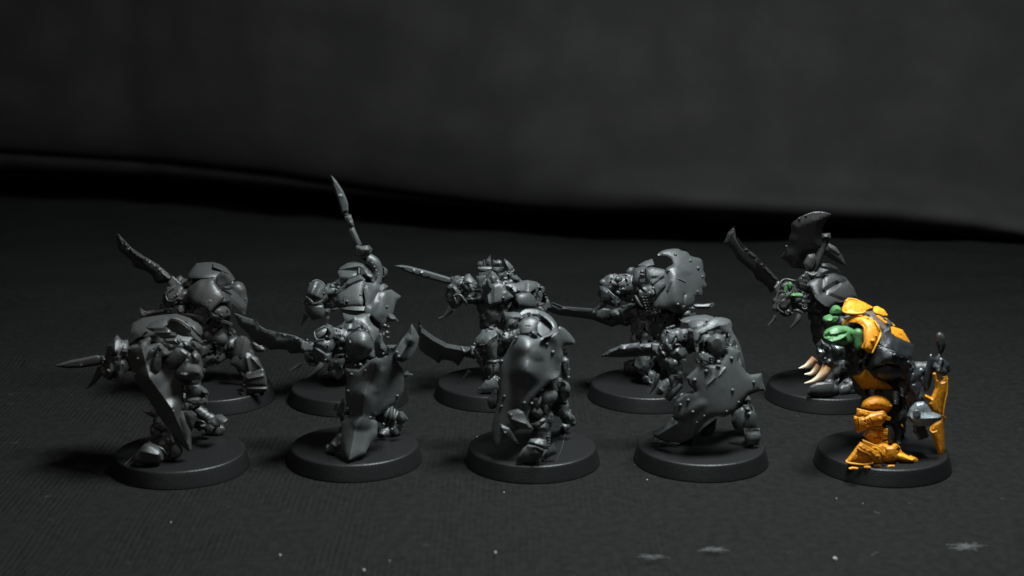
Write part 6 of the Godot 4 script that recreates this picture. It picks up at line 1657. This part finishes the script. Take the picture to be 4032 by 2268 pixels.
func figure_back_axe():
	start(2103, 1045, "dark primed orc miniature with green dabs on its face, raised axe and long notched blade", ROWS)
	frame(2800, 800, 1.7257)
	var m := "black_primer"
	var k := "black_primer"
	bd(fig, "body", k, [
		[820, 640, -2, 125, 830, 860, -2, 125], [830, 860, -2, 120, 850, 1050, -2, 108],
		[800, 1060, 2, 76, 800, 1180, 2, 62], [800, 1180, 2, 58, 800, 1270, 3, 46],
		[900, 1060, -4, 76, 930, 1260, -4, 52], [730, 680, 0, 82, 560, 650, 1, 64],
		[720, 770, -1, 74, 760, 900, -1, 74], [740, 580, -5, 66, 640, 540, -6, 42]], 0.8, 1.4, 0.15)
	boot("black_primer", [700, 1306, 40], [820, 1298, 44], [800, 1230, 44])
	pl(fig, "boot_plate", "black_primer", [[650, 1300], [672, 1245], [720, 1222], [830, 1212], [848, 1290], [800, 1312], [730, 1316]], 0.9, 0.6, {"d": gd(740, 1316) + 0.8, "form": "soft", "dent": 0.15})
	boot(m, [880, 1292, 36], [960, 1285, 38], [930, 1230, 42])
	# notched blade
	pl(fig, "blade", k, [[157, 157], [168, 215], [215, 292], [315, 372], [400, 460], [470, 535], [455, 572], [402, 612], [385, 572], [345, 540], [302, 512], [285, 470], [240, 432], [172, 374], [150, 322], [88, 268], [112, 205]], 0.7, 0.5, {"d": -6, "form": "lens", "dent": 0.03, "steep": 2.4, "lean": 0.35})
	pl(fig, "blade_spine", m, [[168, 212], [220, 290], [312, 362], [300, 386], [255, 352], [200, 290]], 0.3, 0.6, {"d": -4.2, "lean": 0.35, "dent": 0.02, "bumps": [[205, 262, 10, 0.4]]})
	pl(fig, "blade_spine", m, [[318, 375], [400, 458], [462, 525], [442, 542], [370, 470], [308, 390]], 0.3, 0.6, {"d": -5.4, "lean": 0.35, "dent": 0.02})
	fist(fig, k, 470, 585, -5, 42, 0.8)
	# raised axe
	pl(fig, "axe_head", k, [[543, 142], [600, 95], [680, 68], [740, 62], [818, 76], [788, 112], [758, 165], [752, 230], [782, 288], [850, 328], [928, 437], [820, 382], [735, 335], [685, 338], [640, 380], [648, 452], [600, 445], [550, 440], [520, 400], [470, 368], [530, 292], [528, 240], [545, 200]], 1.0, 0.6, {"d": 1, "form": "lens", "dent": 0.06, "steep": 2.0, "lean": 0.45, "rivets": [[645, 84, 0.3], [512, 292, 0.34], [728, 316, 0.34], [600, 104, 0.3]]})
	tb(fig, "axe_edge", "black_steel", [[590, 106, 1.4, 5], [640, 84, 1.6, 7], [700, 66, 1.6, 8], [760, 66, 1.6, 8], [812, 78, 1.4, 6]], 8)
	tb(fig, "axe_haft", k, [[785, 215, 0, 26], [740, 340, 0, 28], [690, 450, 0, 30], [625, 560, 0, 34]], 14)
	pl(fig, "haft_cap", "black_primer", [[752, 212], [812, 208], [814, 236], [756, 240]], 0.3, 1.2, {"d": 1.6, "dent": 0.02})
	pl(fig, "axe_hook", m, [[782, 315], [800, 272], [850, 300], [895, 362], [920, 425], [860, 355]], 0.5, 0.6, {"d": 2, "dent": 0.03})
	pl(fig, "axe_collar", m, [[630, 410], [660, 352], [705, 345], [720, 380], [690, 440], [650, 470]], 0.5, 0.9, {"d": 2.2, "dent": 0.08})
	tb(fig, "axe_band", m, [[650, 470, 2.2, 10], [690, 490, 2.8, 12], [725, 470, 2.2, 9]], 8)
	fist(fig, k, 655, 520, 1.5, 52, 1.9)
	frame(3000, 1080, 4.5273)
	# head with green dabs
	var h := bd(fig, "head", k, [
		[460, 280, 2.4, 150, 380, 480, 2.4, 160], [400, 500, 2.4, 150, 430, 640, 2.4, 130], [540, 400, 1.4, 150, 800, 460, 0.6, 150], [290, 440, 2.6, 76, 260, 620, 2.6, 64]], 0.38, 0.5, 0.06)
	tb(h, "helmet_rim", m, [[325, 150, 3.8, 16], [370, 105, 3.4, 17], [450, 85, 3, 15], [560, 110, 3.4, 15], [612, 108, 3.2, 10]], 8)
	var gr := "green_skin"
	pl(h, "brow", gr, [[395, 322], [400, 220], [430, 160], [452, 212], [442, 312]], 0.8, 0.6, {"d": 4.6, "form": "dome", "round": 1})
	pl(h, "brow", gr, [[460, 182], [490, 130], [542, 160], [548, 222], [500, 292], [462, 262]], 0.8, 0.6, {"d": 4.6, "form": "dome", "round": 1})
	pl(h, "cheek", gr, [[505, 402], [520, 345], [700, 340], [747, 380], [720, 432], [560, 412]], 0.7, 0.6, {"d": 5.2, "form": "dome", "round": 1})
	pl(h, "nose", m, [[330, 452], [380, 372], [402, 402], [372, 472]], 0.4, 0.5, {"d": 4.8})
	tb(h, "jaw_ring", m, [[385, 682, 5.6, 11], [312, 632, 5.4, 13], [280, 562, 5, 13], [322, 508, 5, 10]], 8)
	tb(h, "jaw_ring", m, [[712, 580, 5, 9], [740, 612, 5.2, 11], [790, 612, 5.2, 10], [802, 580, 5, 8]], 8)
	studs(h, m, [[760, 575, 5, 20], [470, 660, 5.6, 40], [535, 690, 5.8, 22], [300, 310, 3.6, 24]])
	tb(h, "tusk_band", m, [[580, 645, 5.8, 20], [640, 645, 6.4, 28], [722, 692, 6, 22]], 8)
	tusk(h, m, [[665, 715, 6.2, 56], [640, 800, 6.6, 48], [590, 880, 6.6, 35], [508, 958, 6.4, 15]])
	tusk(h, m, [[240, 740, 4, 34], [200, 820, 4, 29], [112, 913, 4, 15]])
	# shoulder
	pl(fig, "shoulder_plate", m, [[812, 182, 4], [860, 130, 3], [980, 72, 2], [1100, 22, 1], [1300, -20, 0], [1500, 62, -1], [1642, 242, -1.5], [1702, 402, -1], [1480, 492, 2], [1332, 502, 4], [1200, 612, 6], [1120, 592, 6], [1000, 502, 6], [940, 432, 5.5], [900, 292, 5]], 1.5, 0.7, {"form": "soft", "dent": 0.08, "creases": [[840, 190, 930, 330, 0.5, 30], [930, 330, 965, 432, 0.5, 30], [965, 432, 1150, 590, 0.5, 30], [1090, 332, 1330, 180, -0.9, 80, 1], [1330, 180, 1500, 130, -0.6, 70, 1], [1090, 62, 1080, 310, -0.7, 70, 1], [1110, 342, 1480, 492, -0.6, 60, 1]]})
	frame(2800, 800, 1.7257)
	pl(fig, "shoulder_plate", m, [[742, 412], [800, 408], [862, 440], [880, 468], [800, 460], [738, 440]], 0.4, 0.6, {"d": 0})
	pl(fig, "shoulder_plate", m, [[700, 500], [740, 440], [800, 455], [770, 490], [730, 530]], 0.5, 0.6, {"d": 2.6})
